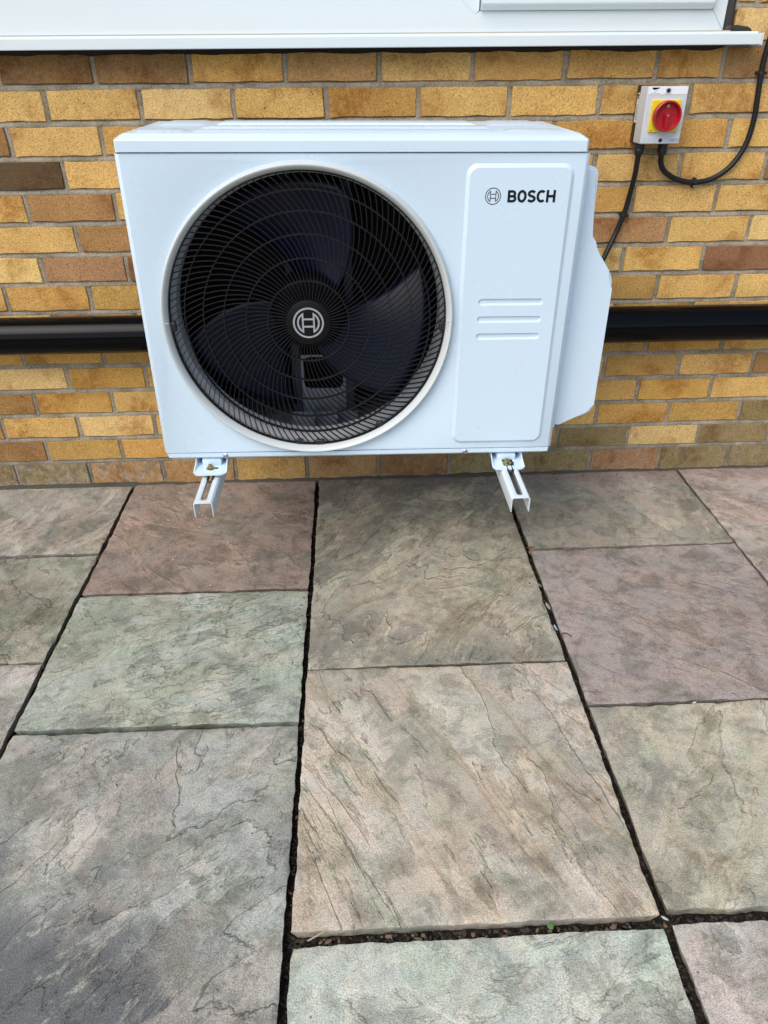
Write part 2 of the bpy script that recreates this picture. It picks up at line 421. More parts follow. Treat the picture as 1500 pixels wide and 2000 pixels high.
# patio: bedding soil sheet with the slabs as its pieces
nx, ny = 330, 260
X, Y = np.meshgrid(np.linspace(-1.95, 2.1, nx), np.linspace(-2.62, 0.0, ny), indexing='xy')
Z = GZ - .027 + .006 * fbm(X * 30, Y * 30, 3)
v = np.stack([X, Y, Z], -1).reshape(-1, 3)
f = [(j * nx + i, j * nx + i + 1, (j + 1) * nx + i + 1, (j + 1) * nx + i) for j in range(ny - 1) for i in range(nx - 1)]
patio = pyobj("patio", v, f, soil_material()); tag(patio, "patio of large riven sandstone slabs with dark soil joints", None, kind="structure")

def make_slab(i, x0, x1, y0, y1, dz, m, res=.006, tilt=(0, 0), relief=.0016):
    """x0<x1, y0<y1; a hand-cut riven slab with wavering, chipped edges"""
    nx = max(8, int((x1 - x0) / res)); ny = max(8, int((y1 - y0) / res))
    U, V = np.meshgrid(np.linspace(0, 1, nx), np.linspace(0, 1, ny), indexing='xy')
    sx, sy = i * 7.7, i * 3.3
    def edge(t, k):      # wander of an edge, metres
        return .0034 * fbm(t * 5 + sx + k * 11, np.full_like(t, sy + k), 2) + .0028 * fbm(t * 26 + sx, np.full_like(t, sy + k * 5), 3, .6)
    L = edge(V * (y1 - y0), 1); Rr = edge(V * (y1 - y0), 2); B = edge(U * (x1 - x0), 3); T = edge(U * (x1 - x0), 4)
    fx = 0.05 / (x1 - x0); fy = 0.05 / (y1 - y0)
    wl = np.clip(1 - U / fx, 0, 1) ** 2; wr = np.clip(1 - (1 - U) / fx, 0, 1) ** 2
    wb = np.clip(1 - V / fy, 0, 1) ** 2; wt = np.clip(1 - (1 - V) / fy, 0, 1) ** 2
    # denser rows next to the edges
    def dense(t): return t
    X = x0 + dense(U) * (x1 - x0) + L * wl + Rr * wr; Y = y0 + dense(V) * (y1 - y0) + B * wb + T * wt
    ed = np.minimum(np.minimum(U * (x1 - x0), (1 - U) * (x1 - x0)), np.minimum(V * (y1 - y0), (1 - V) * (y1 - y0)))
    H = relief * (fbm((X + sx) * 4, (Y + sy) * 4, 4, .5)) + .0005 * fbm((X + sx) * 40, (Y + sy) * 40, 2)
    chip = np.clip(fbm((X + sx) * 18, (Y - sx) * 18, 3) - .12, 0, 1)
    H = H - (.0010 + .008 * chip) * np.clip(1 - ed / .0060, 0, 1)
    H = H + (U - .5) * tilt[0] + (V - .5) * tilt[1]
    cx, cy = (x0 + x1) / 2, (y0 + y1) / 2
    top = np.stack([X - cx, Y - cy, H], -1).reshape(-1, 3)
    n = nx * ny
    f = [(j * nx + a, j * nx + a + 1, (j + 1) * nx + a + 1, (j + 1) * nx + a) for j in range(ny - 1) for a in range(nx - 1)]
    per = [a for a in range(nx)] + [j * nx + nx - 1 for j in range(1, ny)] + [(ny - 1) * nx + a for a in range(nx - 2, -1, -1)] + [j * nx for j in range(ny - 2, 0, -1)]
    pts = [top]; prev = per; base = n
    for d, ins in ((.009, .0022), (.019, .0050), (.034, .0090)):
        q = top[per].copy()
        jit = .0016 * fbm((q[:, 0] + sx + d * 90) * 60, (q[:, 1] + sy) * 60, 2)
        rad = q[:, :2] / np.maximum(np.abs(q[:, :2]).max(1, keepdims=True), 1e-6)
        q[:, :2] -= np.sign(q[:, :2]) * (np.abs(np.abs(q[:, :2]) - np.array([(x1 - x0) / 2, (y1 - y0) / 2])) < .012) * (ins + jit)[:, None]
        q[:, 2] = q[:, 2] - d; pts.append(q)
        cur = [base + k for k in range(len(per))]; base += len(per)
        for k in range(len(per)):
            k2 = (k + 1) % len(per); f.append((prev[k2], prev[k], cur[k], cur[k2]))
        prev = cur
    o = pyobj("paving_slab", np.concatenate(pts), f, m, patio, angle=50)
    o.location = (cx, cy, GZ + dz); return o

# colours: a, b, c (streaks)
SL = [
 # x0, x1, y0(near), y1(far), dz, colours, angle, kw, gaps (l, r, near, far) , label
 (-1.352, -.775, -.384, -.005, .000, (.215, .195, .165), (.26, .235, .21), (.18, .165, .14), 20, dict(steps=2, relief=.5, freq=4), (.004, .006, .005, 0), "grey brown riven slab speckled white by the wall"),
 (-1.352, -.775, -.808, -.384, -.001, (.195, .20, .15), (.165, .175, .125), (.23, .225, .185), 15, dict(steps=3, relief=.6, alg=.4), (.004, .006, .0055, .005), "olive tinted slab at the left edge"),
 (-1.352, -.775, -1.380, -.808, .001, (.24, .22, .195), (.21, .20, .18), (.27, .255, .235), 40, dict(steps=3, relief=.7), (.004, .006, .004, .004), None),
 (-.775, -.197, -.569, -.005, .000, (.215, .150, .130), (.200, .155, .125), (.150, .125, .100), -50, dict(km=(1.10, 1.06, 1.0), band=(.31, .215, .185, .28), steps=2.2, relief=.55, freq=4.5, alg=.25, algc=(.15, .145, .11)), (.006, .006, .005, 0), "reddish brown slab against the wall"),
 (-.775, -.197, -1.009, -.569, .001, (.255, .270, .225), (.215, .240, .185), (.30, .305, .275), 70, dict(km=(1.12, 1.18, 1.12), steps=5.5, relief=1.15, freq=5, alg=.45, algc=(.15, .18, .125)), (.006, .006, .0055, .005), "green tinged slab with flaking layers"),
 (-.775, -.197, -1.870, -1.009, .000, (.250, .250, .230), (.280, .265, .245), (.200, .205, .195), 38, dict(vein=.2, km=(1.12, 1.18, 1.14), steps=4, relief=1.0, freq=3.6, stretch=2.6, alg=.35, algc=(.175, .195, .17), dark=(.10, .115, .12, .9, 1)), (.006, .006, .004, .0055), "large grey slab with dark slate coloured patches"),
 (-.197, .387, -.860, -.005, -.001, (.215, .205, .165), (.185, .175, .145), (.255, .245, .205), 40, dict(vein=.35, km=(1.38, 1.34, 1.20), band=(.35, .24, .205, .42), steps=4.5, relief=1.0, freq=4.2, stretch=2.6, alg=.35, algc=(.14, .145, .11), dark=(.13, .13, .115, .5)), (.006, .007, .0055, 0), "olive grey slab with flaked ridges under the unit"),
 (-.197, .387, -1.435, -.860, .003, (.300, .270, .230), (.285, .270, .245), (.255, .245, .205), -27, dict(vein=.45, km=(1.34, 1.31, 1.2), steps=4, relief=.9, freq=4, stretch=3.2, alg=.35, algc=(.20, .205, .165)), (.006, .007, .006, .0055), "pinkish beige slab with long diagonal ridges"),
 (-.197, .387, -2.010, -1.435, -.010, (.310, .335, .305), (.290, .305, .285), (.335, .350, .330), 60, dict(km=(1.04, 1.12, 1.05), steps=2.6, relief=.6, freq=4), (.006, .006, .006, .009), "pale green grey slab at the bottom of the view"),
 (.387, .961, -.425, -.005, .000, (.225, .215, .185), (.245, .195, .180), (.20, .19, .165), 10, dict(km=(1.25, 1.25, 1.14), band=(.35, .245, .225, .18), steps=1.6, relief=.4, freq=4, alg=.2), (.007, .003, .004, 0), "grey slab with pink band along the wall"),
 (.387, .961, -.994, -.425, -.001, (.195, .160, .158), (.180, .155, .150), (.155, .142, .142), -55, dict(km=(1.34, 1.29, 1.22), steps=2.4, relief=.6, freq=4, stretch=3), (.007, .003, .0045, .004), "mauve slab with grey streaks"),
 (.387, .961, -1.432, -.994, .002, (.280, .275, .230), (.265, .255, .225), (.31, .30, .255), 35, dict(km=(1.17, 1.16, 1.02), steps=3, relief=.7, freq=4, dark=(.15, .15, .135, .45)), (.007, .004, .010, .0045), "pale yellowish grey slab at the right edge"),
 (.387, .961, -2.010, -1.432, -.004, (.260, .240, .225), (.285, .27, .26), (.225, .205, .195), 15, dict(steps=2, relief=.4, spots=.8), (.008, .004, .006, .010), "mauve grey slab with rusty marks"),
 (.961, 1.540, -.860, -.005, .001, (.250, .205, .195), (.235, .21, .195), (.205, .185, .175), -50, dict(km=(1.2, 1.16, 1.1), band=(.34, .245, .225, .40), steps=2.4, relief=.6, stretch=3), (.003, .004, .003, 0), "pink grey slab at the far right by the wall"),
]
for i, (x0, x1, y0, y1, dz, ca, cb, cc, ang, kw, gp, lab) in enumerate(SL):
    o = make_slab(i, x0 + gp[0], x1 - gp[1], y0 + gp[2], y1 - gp[3], dz, slab_material(i, ca, cb, cc, ang, **kw),
                  tilt=(rng.uniform(-.003, .003), rng.uniform(-.002, .002)))
    if lab: o["label"] = lab
OUT = [(-1.93, -1.352, -.86, -.008), (-1.93, -1.352, -1.72, -.86), (-1.352, -.775, -1.96, -1.38), (-1.352, -.775, -2.6, -1.96),
       (-.775, -.197, -2.6, -1.87), (-.197, .387, -2.6, -2.01), (.387, .961, -2.6, -2.01), (.961, 1.54, -1.43, -.86), (.961, 1.54, -2.01, -1.43),
       (.961, 1.54, -2.6, -2.01), (1.54, 2.1, -.57, -.008), (1.54, 2.1, -1.43, -.57), (1.54, 2.1, -2.6, -1.43), (-1.93, -1.352, -2.6, -1.72)]
M_OUT = [slab_material(20 + k, *c, 30 * k, steps=3, relief=.7) for k, c in enumerate((((.25, .24, .2), (.22, .21, .18), (.28, .26, .23)), ((.24, .2, .185), (.21, .185, .17), (.26, .24, .21))))]
for k, (x0, x1, y0, y1) in enumerate(OUT):
    make_slab(40 + k, x0 + .005, x1 - .005, y0 + .005, y1 - .005, rng.uniform(-.002, .002), M_OUT[k % 2], res=.02)

# ------------------------------------------------------------------ brick wall
CH = .0769; JB = .0125; JP = .0115
wall = empty("brick_wall", "yellow stock brick house wall behind the heat pump", "wall")
WX0, WX1 = -1.62, 1.84
WIN_X0, WIN_X1, WIN_Z0, WIN_Z1 = -1.62, .848, 1.160, 2.25
def zrow(r): return (15.5 - r) * CH
# core of the wall round the window opening
FY = .010
bm = bmesh.new()
abox(bm, -4, 4, FY, .28, -.12, WIN_Z0 - .004); abox(bm, WIN_X1, 4, FY, .28, WIN_Z0 - .004, 5); abox(bm, -4, WIN_X0, FY, .28, WIN_Z0 - .004, 5); abox(bm, WIN_X0, WIN_X1, FY, .28, WIN_Z1, 5)
obj("wall_core", bm, M_FARBRICK, wall, smooth=False)

def brick_mesh(k, L, H, D=.02):
    """one sand-faced brick: slightly irregular face, worn arrises"""
    r = random.Random(100 + k)
    nx_, nz_ = 6, 2
    pts = []
    for a in range(nx_): pts.append((-L / 2 + L * a / nx_, -H / 2))
    for a in range(nz_): pts.append((L / 2, -H / 2 + H * a / nz_))
    for a in range(nx_): pts.append((L / 2 - L * a / nx_, H / 2))
    for a in range(nz_): pts.append((-L / 2, H / 2 - H * a / nz_))
    j = [(r.uniform(-.0014, .0014), r.uniform(-.0017, .0017)) for _ in pts]
    pts = [(x + dx, z + dz) for (x, z), (dx, dz) in zip(pts, j)]
    n = len(pts)
    v = [(x * .985, -.0006 + r.uniform(-.0004, .0004), z * .955) for x, z in pts] + [(x, .0022, z) for x, z in pts] + [(x, D, z) for x, z in pts]
    f = [tuple(range(n))]
    for b in (0, n):
        for k2 in range(n):
            k3 = (k2 + 1) % n; f.append((b + k2, b + n + k2, b + n + k3, b + k3))
    me = bpy.data.meshes.new("brick"); me.from_pydata(v, [], f); finish(me, True, 28); me.materials.append(M_BRICK); return me
BM = [brick_mesh(k, .2135, CH - JB) for k in range(9)]

PAL = {'Y': (.62, .385, .128), 'y': (.66, .45, .175), 'O': (.54, .305, .085), 'o': (.47, .28, .085), 'B': (.27, .145, .055),
       'b': (.37, .205, .075), 'D': (.125, .078, .038), 'P': (.32, .18, .085), 'p': (.43, .245, .105), 'K': (.255, .19, .085), 'R': (.27, .135, .065)}
# visible bricks: row -> {left joint in brick lengths: code}
KNOWN = {1: {-1: 'B', 0: 'B', 1: 'O', 2: 'b', 3: 'Y', 4: 'O', 5: 'O'},
 2: {-1.5: 'Y', -.5: 'Y', .5: 'y', 1.5: 'Y', 2.5: 'O', 3.5: 'Y', 4.5: 'Y', 5.5: 'Y', 6.5: 'Y', 7.5: 'y'},
 3: {-2: 'B', -1: 'Y', 0: 'O', 1: 'O', 2: 'Y', 3: 'Y', 4: 'O', 5: 'O', 6: 'O', 7: 'Y'},
 4: {-1.5: 'D', -.5: 'Y', 5.5: 'Y', 6.5: 'Y', 7.5: 'B'}, 5: {-2: 'Y', -1: 'b', 0: 'Y', 5: 'O', 6: 'Y', 7: 'Y'},
 6: {-1.5: 'Y', -.5: 'b', 5.5: 'p', 6.5: 'Y', 7.5: 'y'}, 7: {-2: 'y', -1: 'P', 0: 'B', 5: 'y', 6: 'Y', 7: 'R'},
 8: {-2.5: 'Y', -1.5: 'O', -.5: 'o', 5.5: 'o', 6.5: 'Y', 7.5: 'Y'}, 9: {}, 10: {-2.5: 'O', -1.5: 'O', -.5: 'o', 5.5: 'o', 6.5: 'O', 7.5: 'Y'},
 11: {-2: 'y', -1: 'O', 0: 'Y', 5: 'Y', 6: 'o', 7: 'Y', 8: 'b'}, 12: {-2.5: 'b', -1.5: 'O', -.5: 'Y', 5.5: 'o', 6.5: 'O', 7.5: 'Y'},
 13: {-2: 'Y', -1: 'y', 0: 'Y', 5: 'Y', 6: 'O', 7: 'o', 8: 'K'}, 14: {-2.5: 'B', -1.5: 'o', -.5: 'O', .5: 'o', 4.5: 'o', 5.5: 'K', 6.5: 'y', 7.5: 'K'},
 15: {-3: 'K', -2: 'K', -1: 'b', 0: 'b', 1: 'o', 2: 'b', 3: 'B', 4: 'K', 5: 'K', 6: 'P', 7: 'K', 8: 'K'}}
OFF = {1: .011, 2: -.006, 14: -.005, 13: -.003, 15: -.003, 6: 0, 11: -.002}
SPANS = []      # (row, xl, xr) for the perpends
def add_brick(row, xl, xr, code):
    L = xr - xl - JP
    o = bpy.data.objects.new("brick", rng.choice(BM)); C.objects.link(o); o.parent = wall
    o.location = ((xl + xr) / 2 + rng.uniform(-.0012, .0012), rng.uniform(-.0012, .0012), zrow(row) + rng.uniform(-.0012, .0012))
    o.rotation_euler = (R(rng.uniform(-.3, .3)), R(rng.uniform(-.25, .25)) + (math.pi if rng.random() < .5 else 0), R(rng.uniform(-.3, .3)))
    o.scale = (L / .2135, 1, 1 + rng.uniform(-.012, .012))
    if row == 15: o.scale[2] *= 1.24; o.location.z -= .0080
    c = PAL[code]; k = rng.uniform(.92, 1.08)
    o.color = (c[0] * k * rng.uniform(.98, 1.02), c[1] * k, c[2] * k * rng.uniform(.93, 1.07), 1.0 if row < 14 else (.9 if row == 14 else .68))
    if row == 15 and xl < -.9: o.color[3] = .12
    if row == 1: o.color[3] = .88
    SPANS.append((row, xl, xr))
for row in range(-2, 16):
    half = .5 if row % 2 == 0 else 0.0
    off = OFF.get(row, rng.uniform(-.002, .002))
    for u in range(-4, 10):
        uu = u + half; xl = (uu - 3) * .225 + off; xr = xl + .225
        if xr < WX0 or xl > WX1: continue
        code = KNOWN.get(row, {}).get(uu) or rng.choice('YYYOOyobY')
        if row <= 0:
            if xr <= WIN_X1 + .04: continue
            xl = max(xl, WIN_X1 + .004)
        if row == 1 and uu == 6:
            add_brick(row, xl, .849, 'O'); add_brick(row, .849, .849 + .225, 'b'); continue
        if row == 1 and uu > 6:
            xl = .849 + .225 * (uu - 6); xr = xl + .225
        add_brick(row, xl, xr, code)

# mortar: weather-struck beds and perpends
def strip(P, Q, nrm, n_long, prof, seed, V, F, amp=.0017):
    """P->Q along the joint; prof: list of (offset across, depth y)"""
    base = len(V); P = np.array(P); Q = np.array(Q); a = np.array(nrm)
    t = np.linspace(0, 1, n_long); L = np.linalg.norm(Q - P)
    m = len(prof)
    for k, (o_, y_) in enumerate(prof):
        pos = P[None] + (Q - P)[None] * t[:, None] + a[None] * o_
        yy = y_ + amp * fbm(t * L * 22 + seed * 3.1, np.full_like(t, k * .55 + seed), 4, .62)
        pos[:, 1] = yy
        V.extend(pos.tolist())
    for k in range(m - 1):
        for i in range(n_long - 1):
            F.append((base + k * n_long + i, base + k * n_long + i + 1, base + (k + 1) * n_long + i + 1, base + (k + 1) * n_long + i))
V = []; F = []
for row in range(-2, 16):
    zb = zrow(row) - CH / 2
    x0 = WX0 - .06 if row > 0 else WIN_X1 - .003
    hb = JB / 2 + .002
    prof = [(-hb - .002, .0030), (-hb * .8, .0006), (-hb * .3, .0010), (hb * .25, .0024), (hb * .7, .0048), (hb, .0068), (hb + .002, .0080)]
    strip((x0, 0, zb), (WX1 + .06, 0, zb), (0, 0, 1), int((WX1 + .06 - x0) / .005), prof, row + 5, V, F)
xs_done = set()
for row, xl, xr in SPANS:
    for x in (xl, xr):
        key = (row, round(x, 3))
        if key in xs_done or (row <= 0 and x < WIN_X1 + .01): continue
        xs_done.add(key)
        zc = zrow(row); hp = JP / 2 + .002; hh = CH / 2 - JB / 2 + .003
        prof = [(-hp, .0042), (-hp * .5, .0026), (0, .0018), (hp * .5, .0026), (hp, .0042)]
        strip((x, 0, zc - hh), (x, 0, zc + hh), (1, 0, 0), 12, prof, len(xs_done) * .37, V, F)
# make every face look outwards (-y)
me = bpy.data.meshes.new("mortar"); me.from_pydata(V, [], F); finish(me, True, 70)
bmx = bmesh.new(); bmx.from_mesh(me)
for fc in bmx.faces:
    fc.normal_update()
    if fc.normal.y > 0: fc.normal_flip()
bmx.to_mesh(me); bmx.free(); link("mortar", me, M_MORTAR, wall)
# rough cement fillet where the wall meets the slabs
nxf = 420; t = np.linspace(WX0 - .06, WX1 + .06, nxf); Vf = []; Ff = []
for k, (y_, z_) in enumerate(((.004, -.001), (-.001, -.0045), (-.004, -.0075), (-.007, -.012), (-.011, -.022))):
    n1 = fbm(t * 24, np.full_like(t, k * .5), 4, .6); n2 = fbm(t * 7 + 4, np.full_like(t, k * .3), 3)
    bulge = .005 * np.clip(n2 + .1, 0, 1) * (k > 0) + np.where(t < -.76, .006, 0) * (k > 0)
    Vf.extend(np.stack([t, y_ - bulge - .003 * n1, z_ + .003 * n1 + (bulge * .5 if k < 2 else 0)], -1).tolist())
for k in range(4):
    for i in range(nxf - 1): Ff.append((k * nxf + i, (k + 1) * nxf + i, (k + 1) * nxf + i + 1, k * nxf + i + 1))
pyobj("cement_fillet", Vf, Ff, mat("dirty_cement", (.075, .068, .055), .95, spec=.15), wall, angle=80)

# ------------------------------------------------------------------ window
win = empty("window", "white plastic window and sill along the top of the view", "window", loc=(0, 0, 0))
FYW = .004      # face of the frame
def prism_x(name, prof, x0, x1, m, parent, bevel=0.0):
    bm = bmesh.new(); A = [bm.verts.new((x0, y, z)) for y, z in prof]; B = [bm.verts.new((x1, y, z)) for y, z in prof]
    bridge(bm, A, B); bm.faces.new(A); bm.faces.new(B[::-1])
    if bevel:
        bmesh.ops.bevel(bm, geom=[e for e in bm.edges], offset=bevel, segments=2, affect='EDGES')
    return obj(name, bm, m, parent)
# sill: nosed front with a small upstand
sill = prism_x("sill", [(-.052, 1.1505), (-.052, 1.1722), (-.030, 1.1738), (-.0295, 1.1775), (.12, 1.1785), (.12, 1.1600), (-.040, 1.1575), (-.040, 1.1505)], -1.75, .9055, M_UPVC, win, .0012)
bm = bmesh.new(); abox(bm, .9058, .9085, -.0535, .03, 1.1492, 1.1738, .0006, 1); obj("end_cap", bm, M_UPVC, sill)
box('sill_gasket', -1.74, .838, -.0275, -.010, 1.1765, 1.1800, mat('cream_gasket', (.40, .37, .28), .7), win, .0005, 1)
# frame members, mitre gaps between them are real
def plate(name, pts, y0, y1, m, parent, bev=.0008):
    bm = bmesh.new(); A = loop(bm, pts, y0); B = loop(bm, pts, y1); bridge(bm, A, B); bm.faces.new(A); bm.faces.new(B[::-1])
    bmesh.ops.bevel(bm, geom=bm.edges[:], offset=bev, segments=2, affect='EDGES'); return obj(name, bm, m, parent)
plate("frame_rail", [(-1.62, 1.1800), (.8322, 1.1800), (.7990, 1.2216), (.2460, 1.2216), (.2367, 1.2140), (.2052, 1.2415), (.2052, 1.2640), (-1.62, 1.2640)], FYW, .07, M_UPVC, win)
plate("frame_stile", [(.8325, 1.1806), (.8325, 2.24), (.7994, 2.24), (.7994, 1.2222)], FYW + .0004, .07, M_UPVC, win)
box("frame_stile", -1.62, -1.56, FYW + .0004, .07, 1.2646, 2.24, M_UPVC, win, .0018)
box("frame_rail", -1.5595, .7988, FYW + .0004, .07, 2.20, 2.24, M_UPVC, win, .0018)
plate("mullion", [(.2056, 2.1995), (.2056, 1.2418), (.2367, 1.2146), (.2455, 1.2219), (.2455, 2.1995)], FYW + .0003, .06, M_UPVC, win)
# the opening sash stands proud, its lower edge slopes
sash = prism_x("sash", [(-.014, 1.2345), (-.014, 1.30), (.05, 1.30), (.05, 1.2222), (-.003, 1.2222)], .2490, .7955, M_UPVC, win, .0012)
box("sash_stile", .7465, .7950, -.0135, .05, 1.3006, 2.19, M_UPVC, win, .0015); box("sash_stile", .2495, .2980, -.0135, .05, 1.3006, 2.19, M_UPVC, win, .0015)
box("sash_rail", .2985, .7460, -.0135, .05, 2.14, 2.19, M_UPVC, win, .0015)
box("pane", .2985, .7460, .02, .03, 1.3006, 2.1395, M_GLASS, win); box("pane", -1.5595, .2035, .02, .03, 1.2650, 2.1995, M_GLASS, win)
# sealant: dark bead under the sill and beside the frame
nxs = 420; t = np.linspace(-1.6, .872, nxs); Vs = []; Fs = []
end = np.clip((.872 - t) / .06, 0.05, 1)
for k, (y_, z_) in enumerate(((-.040, 1.158), (-.020, 1.1565), (-.0125, 1.1535), (-.007, 1.1475), (-.0035, 1.1418), (.006, 1.1395))):
    n1 = fbm(t * 9, np.full_like(t, 1.0), 4, .6); drop = (.0045 * n1 - .004 * np.clip(fbm(t * 3 + 9, np.full_like(t, 2.), 3), 0, 1)) * (k / 5)
    zz = 1.158 + (z_ - 1.158) * (end if k else 1); Vs.extend(np.stack([t, np.full_like(t, y_), zz + drop * end], -1).tolist())
for k in range(5):
    for i in range(nxs - 1): Fs.append((k * nxs + i, (k + 1) * nxs + i, (k + 1) * nxs + i + 1, k * nxs + i + 1))
pyobj("sill_sealant", Vs, Fs, M_DARKSEAL, win, angle=80)
bm = bmesh.new(); pts = []
zz = np.linspace(1.176, 2.24, 40)
Lf = [(.8328, z) for z in zz]; Rt = [(.852 + .0012 * math.sin(z * 60) + .001 * math.sin(z * 173), z) for z in zz]
A = [bm.verts.new((x, .002, z)) for x, z in Lf]; Bm = [bm.verts.new(((x + .841) / 2, -.003, z)) for x, z in Rt]; B = [bm.verts.new((x, .0005, z)) for x, z in Rt]
for P_, Q_ in ((A, Bm), (Bm, B)):
    for i in range(39): bm.faces.new((P_[i], Q_[i], Q_[i + 1], P_[i + 1]))
obj("frame_sealant", bm, M_SEAL, win)
bm = bmesh.new()      # smeared bead lying on the sill end
P_ = [(.832, -.010, 1.181), (.846, -.010, 1.184), (.862, -.009, 1.1825), (.880, -.009, 1.1815), (.892, -.008, 1.179), (.899, -.007, 1.175)]
tube(bm, catmull(P_, 4), [.006, .0075, .008, .0085, .0075, .007, .007, .0075, .008, .0075, .007, .0065, .0065, .0065, .006, .006, .005, .004, .003, .002, .001], 8); obj("end_sealant", bm, M_SEAL, win)

# ------------------------------------------------------------------ black waste pipe
bm = bmesh.new()
prof = [(-2.6, .4955), (-.3, .4925), (.5, .4905), (2.6, .489)]
tube(bm, [(x, -.060, z) for x, z in prof], .0498, 64)
pipe = obj("waste_pipe", bm, M_PIPE); tag(pipe, "glossy black plastic waste pipe running along the brick wall", "pipe")

# ------------------------------------------------------------------ heat pump outdoor unit
UM = Matrix(((0.9999429, -0.0015927, 0.0105663, -0.0620286), (0.0015926, 0.9999987, 0.0000168, -0.5392786), (-0.0105664, 0, 0.9999442, 0.3628894), (0, 0, 0, 1)))
hp = empty("heat_pump", "white outdoor heat pump unit with black fan grille on wall brackets", "heat pump", mtx=UM)
H = .6154; FX, FZ = -.1024, .3025
# casing: front plate with the fan opening, chamfered uprights, sides and back
bm = bmesh.new()
ch = .0085
outer = [(-.445 + ch, 0), (.445 - ch, 0), (.445 - ch, H), (-.445 + ch, H)]
NSEG = 160
circ = [(FX + .2960 * math.cos(2 * math.pi * k / NSEG), FZ + .2960 * math.sin(2 * math.pi * k / NSEG)) for k in range(NSEG)]
Lo = loop(bm, outer, 0.0); Lc = loop(bm, circ, 0.0); fill(bm, [Lo, Lc])
for a, b, x in ((0, 3, -.445), (1, 2, .445)):
    s = 1 if x < 0 else -1
    c0 = bm.verts.new((x, ch, 0)); c1 = bm.verts.new((x, ch, H)); d0 = bm.verts.new((x, .335, 0)); d1 = bm.verts.new((x, .335, H))
    bm.faces.new((Lo[a], c0, c1, Lo[b])); bm.faces.new((c0, d0, d1, c1))
    if x < 0: left = (c0, d0, c1, d1)
    else: right = (c0, d0, c1, d1)
# folded rim at the top of the front plate and the floor of the casing
t0 = [bm.verts.new((-.445 + ch, .006, H + .0018)), bm.verts.new((.445 - ch, .006, H + .0018))]
bm.faces.new((Lo[3], Lo[2], t0[1], t0[0]))
bm.faces.new((left[0], left[1], right[1], right[0])) if False else None
casing = obj("casing", bm, M_UNIT, hp, angle=25, recalc=False)
bmx = bmesh.new(); bmx.from_mesh(casing.data); bmesh.ops.recalc_face_normals(bmx, faces=bmx.faces[:]); 
for fc in bmx.faces: fc.normal_update()
bmx.to_mesh(casing.data); bmx.free()
sol = casing.modifiers.new("sheet", 'SOLIDIFY'); sol.thickness = .0012; sol.offset = -1
bev = casing.modifiers.new("fold", 'BEVEL'); bev.width = .0016; bev.segments = 2; bev.limit_method = 'ANGLE'; bev.angle_limit = R(30)
# base pan: shallow tray showing as a lip below the front plate
bm = bmesh.new()
lip = .0175
c = .013
pl = [(-.445, .018), (-.436, -.0015), (.436, -.0015), (.445, .018), (.445, .335), (-.445, .335)]
def ring_at(z, ins):
    k = []
    for x, y in pl:
        k.append(bm.verts.new((x - math.copysign(ins, x), y + (ins if y < .3 else -ins), z)))
    return k
A = ring_at(-.0015, 0); B = ring_at(-lip + .007, 0); D = ring_at(-lip, .009)
bridge(bm, A, B); bridge(bm, B, D); bm.faces.new(D); bm.faces.new(A[::-1])
obj("base_pan", bm, M_UNIT, hp, angle=25)
# lid with bevelled rim and pressed ribs
bm = bmesh.new()
x0, x1 = -.4405, .4375
lv = []
for z, ins, dy in ((H + .0030, .0, .0), (H + .0215, .0, 0), (H + .0240, .0012, .0012), (H + .0320, .0135, .0135), (H + .0330, .016, .016)):
    lv.append([bm.verts.new(p) for p in ((x0 + ins + .004, -.003 + dy, z), (x1 - ins - .004, -.003 + dy, z), (x1 - ins, .001 + dy, z), (x1 - ins, .338 - dy, z), (x0 + ins, .338 - dy, z), (x0 + ins, .001 + dy, z))])
for A, B in zip(lv, lv[1:]): bridge(bm, A, B)
bm.faces.new(lv[-1]); bm.faces.new(lv[0][::-1])
lid = obj("lid", bm, M_UNIT, hp, angle=20)
def pad(name, xa, xb, ya, yb, h, parent, sl=.010):
    bm = bmesh.new(); z = H + .0327
    A = [bm.verts.new(p) for p in ((xa, ya, z), (xb, ya, z), (xb, yb, z), (xa, yb, z))]
    B = [bm.verts.new(p) for p in ((xa + sl, ya + sl * .5, z + h), (xb - sl, ya + sl * .5, z + h), (xb - sl, yb - sl, z + h), (xa + sl, yb - sl, z + h))]
    bridge(bm, A, B); bm.faces.new(B); bm.faces.new(A[::-1])
    bmesh.ops.bevel(bm, geom=[e for e in bm.edges if all(v.co.z > z + h * .5 for v in e.verts)], offset=.002, segments=2, affect='EDGES')
    return obj(name, bm, M_UNIT, parent, angle=40)
pad("rib", -.305, .275, .035, .090, .0030, lid); pad("rib", -.300, .270, .115, .170, .0034, lid); pad("rib", -.285, .255, .215, .300, .0042, lid)
pad("rib", -.412, -.318, .030, .095, .0030, lid); pad("rib", .288, .408, .030, .095, .0030, lid)
pad("rib", -.405, -.300, .190, .310, .0045, lid, .022); pad("rib", .275, .400, .190, .310, .0045, lid, .022)
# access cover, slightly proud, with three pressed grooves
bm = bmesh.new()
o0 = rrect(.2095, .0140, .4175, .5985, .022, 8); o1 = rrect(.2165, .0205, .4105, .5915, .016, 8)
A = loop(bm, o0, -.0004); B = loop(bm, o1, -.0052); bridge(bm, A, B)
hol = []
for zc in (.3382, .3018, .2655):
    s0 = rrect(.2490, zc - .0066, .3838, zc + .0066, .00655, 6); s1 = rrect(.2515, zc - .0042, .3813, zc + .0042, .00415, 6)
    S0 = loop(bm, s0, -.0052); S1 = loop(bm, s1, -.0016); bridge(bm, S0, S1); bm.faces.new(S1); hol.append(S0)
fill(bm, [B] + hol)
cover = obj("access_cover", bm, M_UNIT, hp, angle=30)
bv = cover.modifiers.new("press", 'BEVEL'); bv.width = .0012; bv.segments = 3; bv.limit_method = 'ANGLE'; bv.angle_limit = R(20)
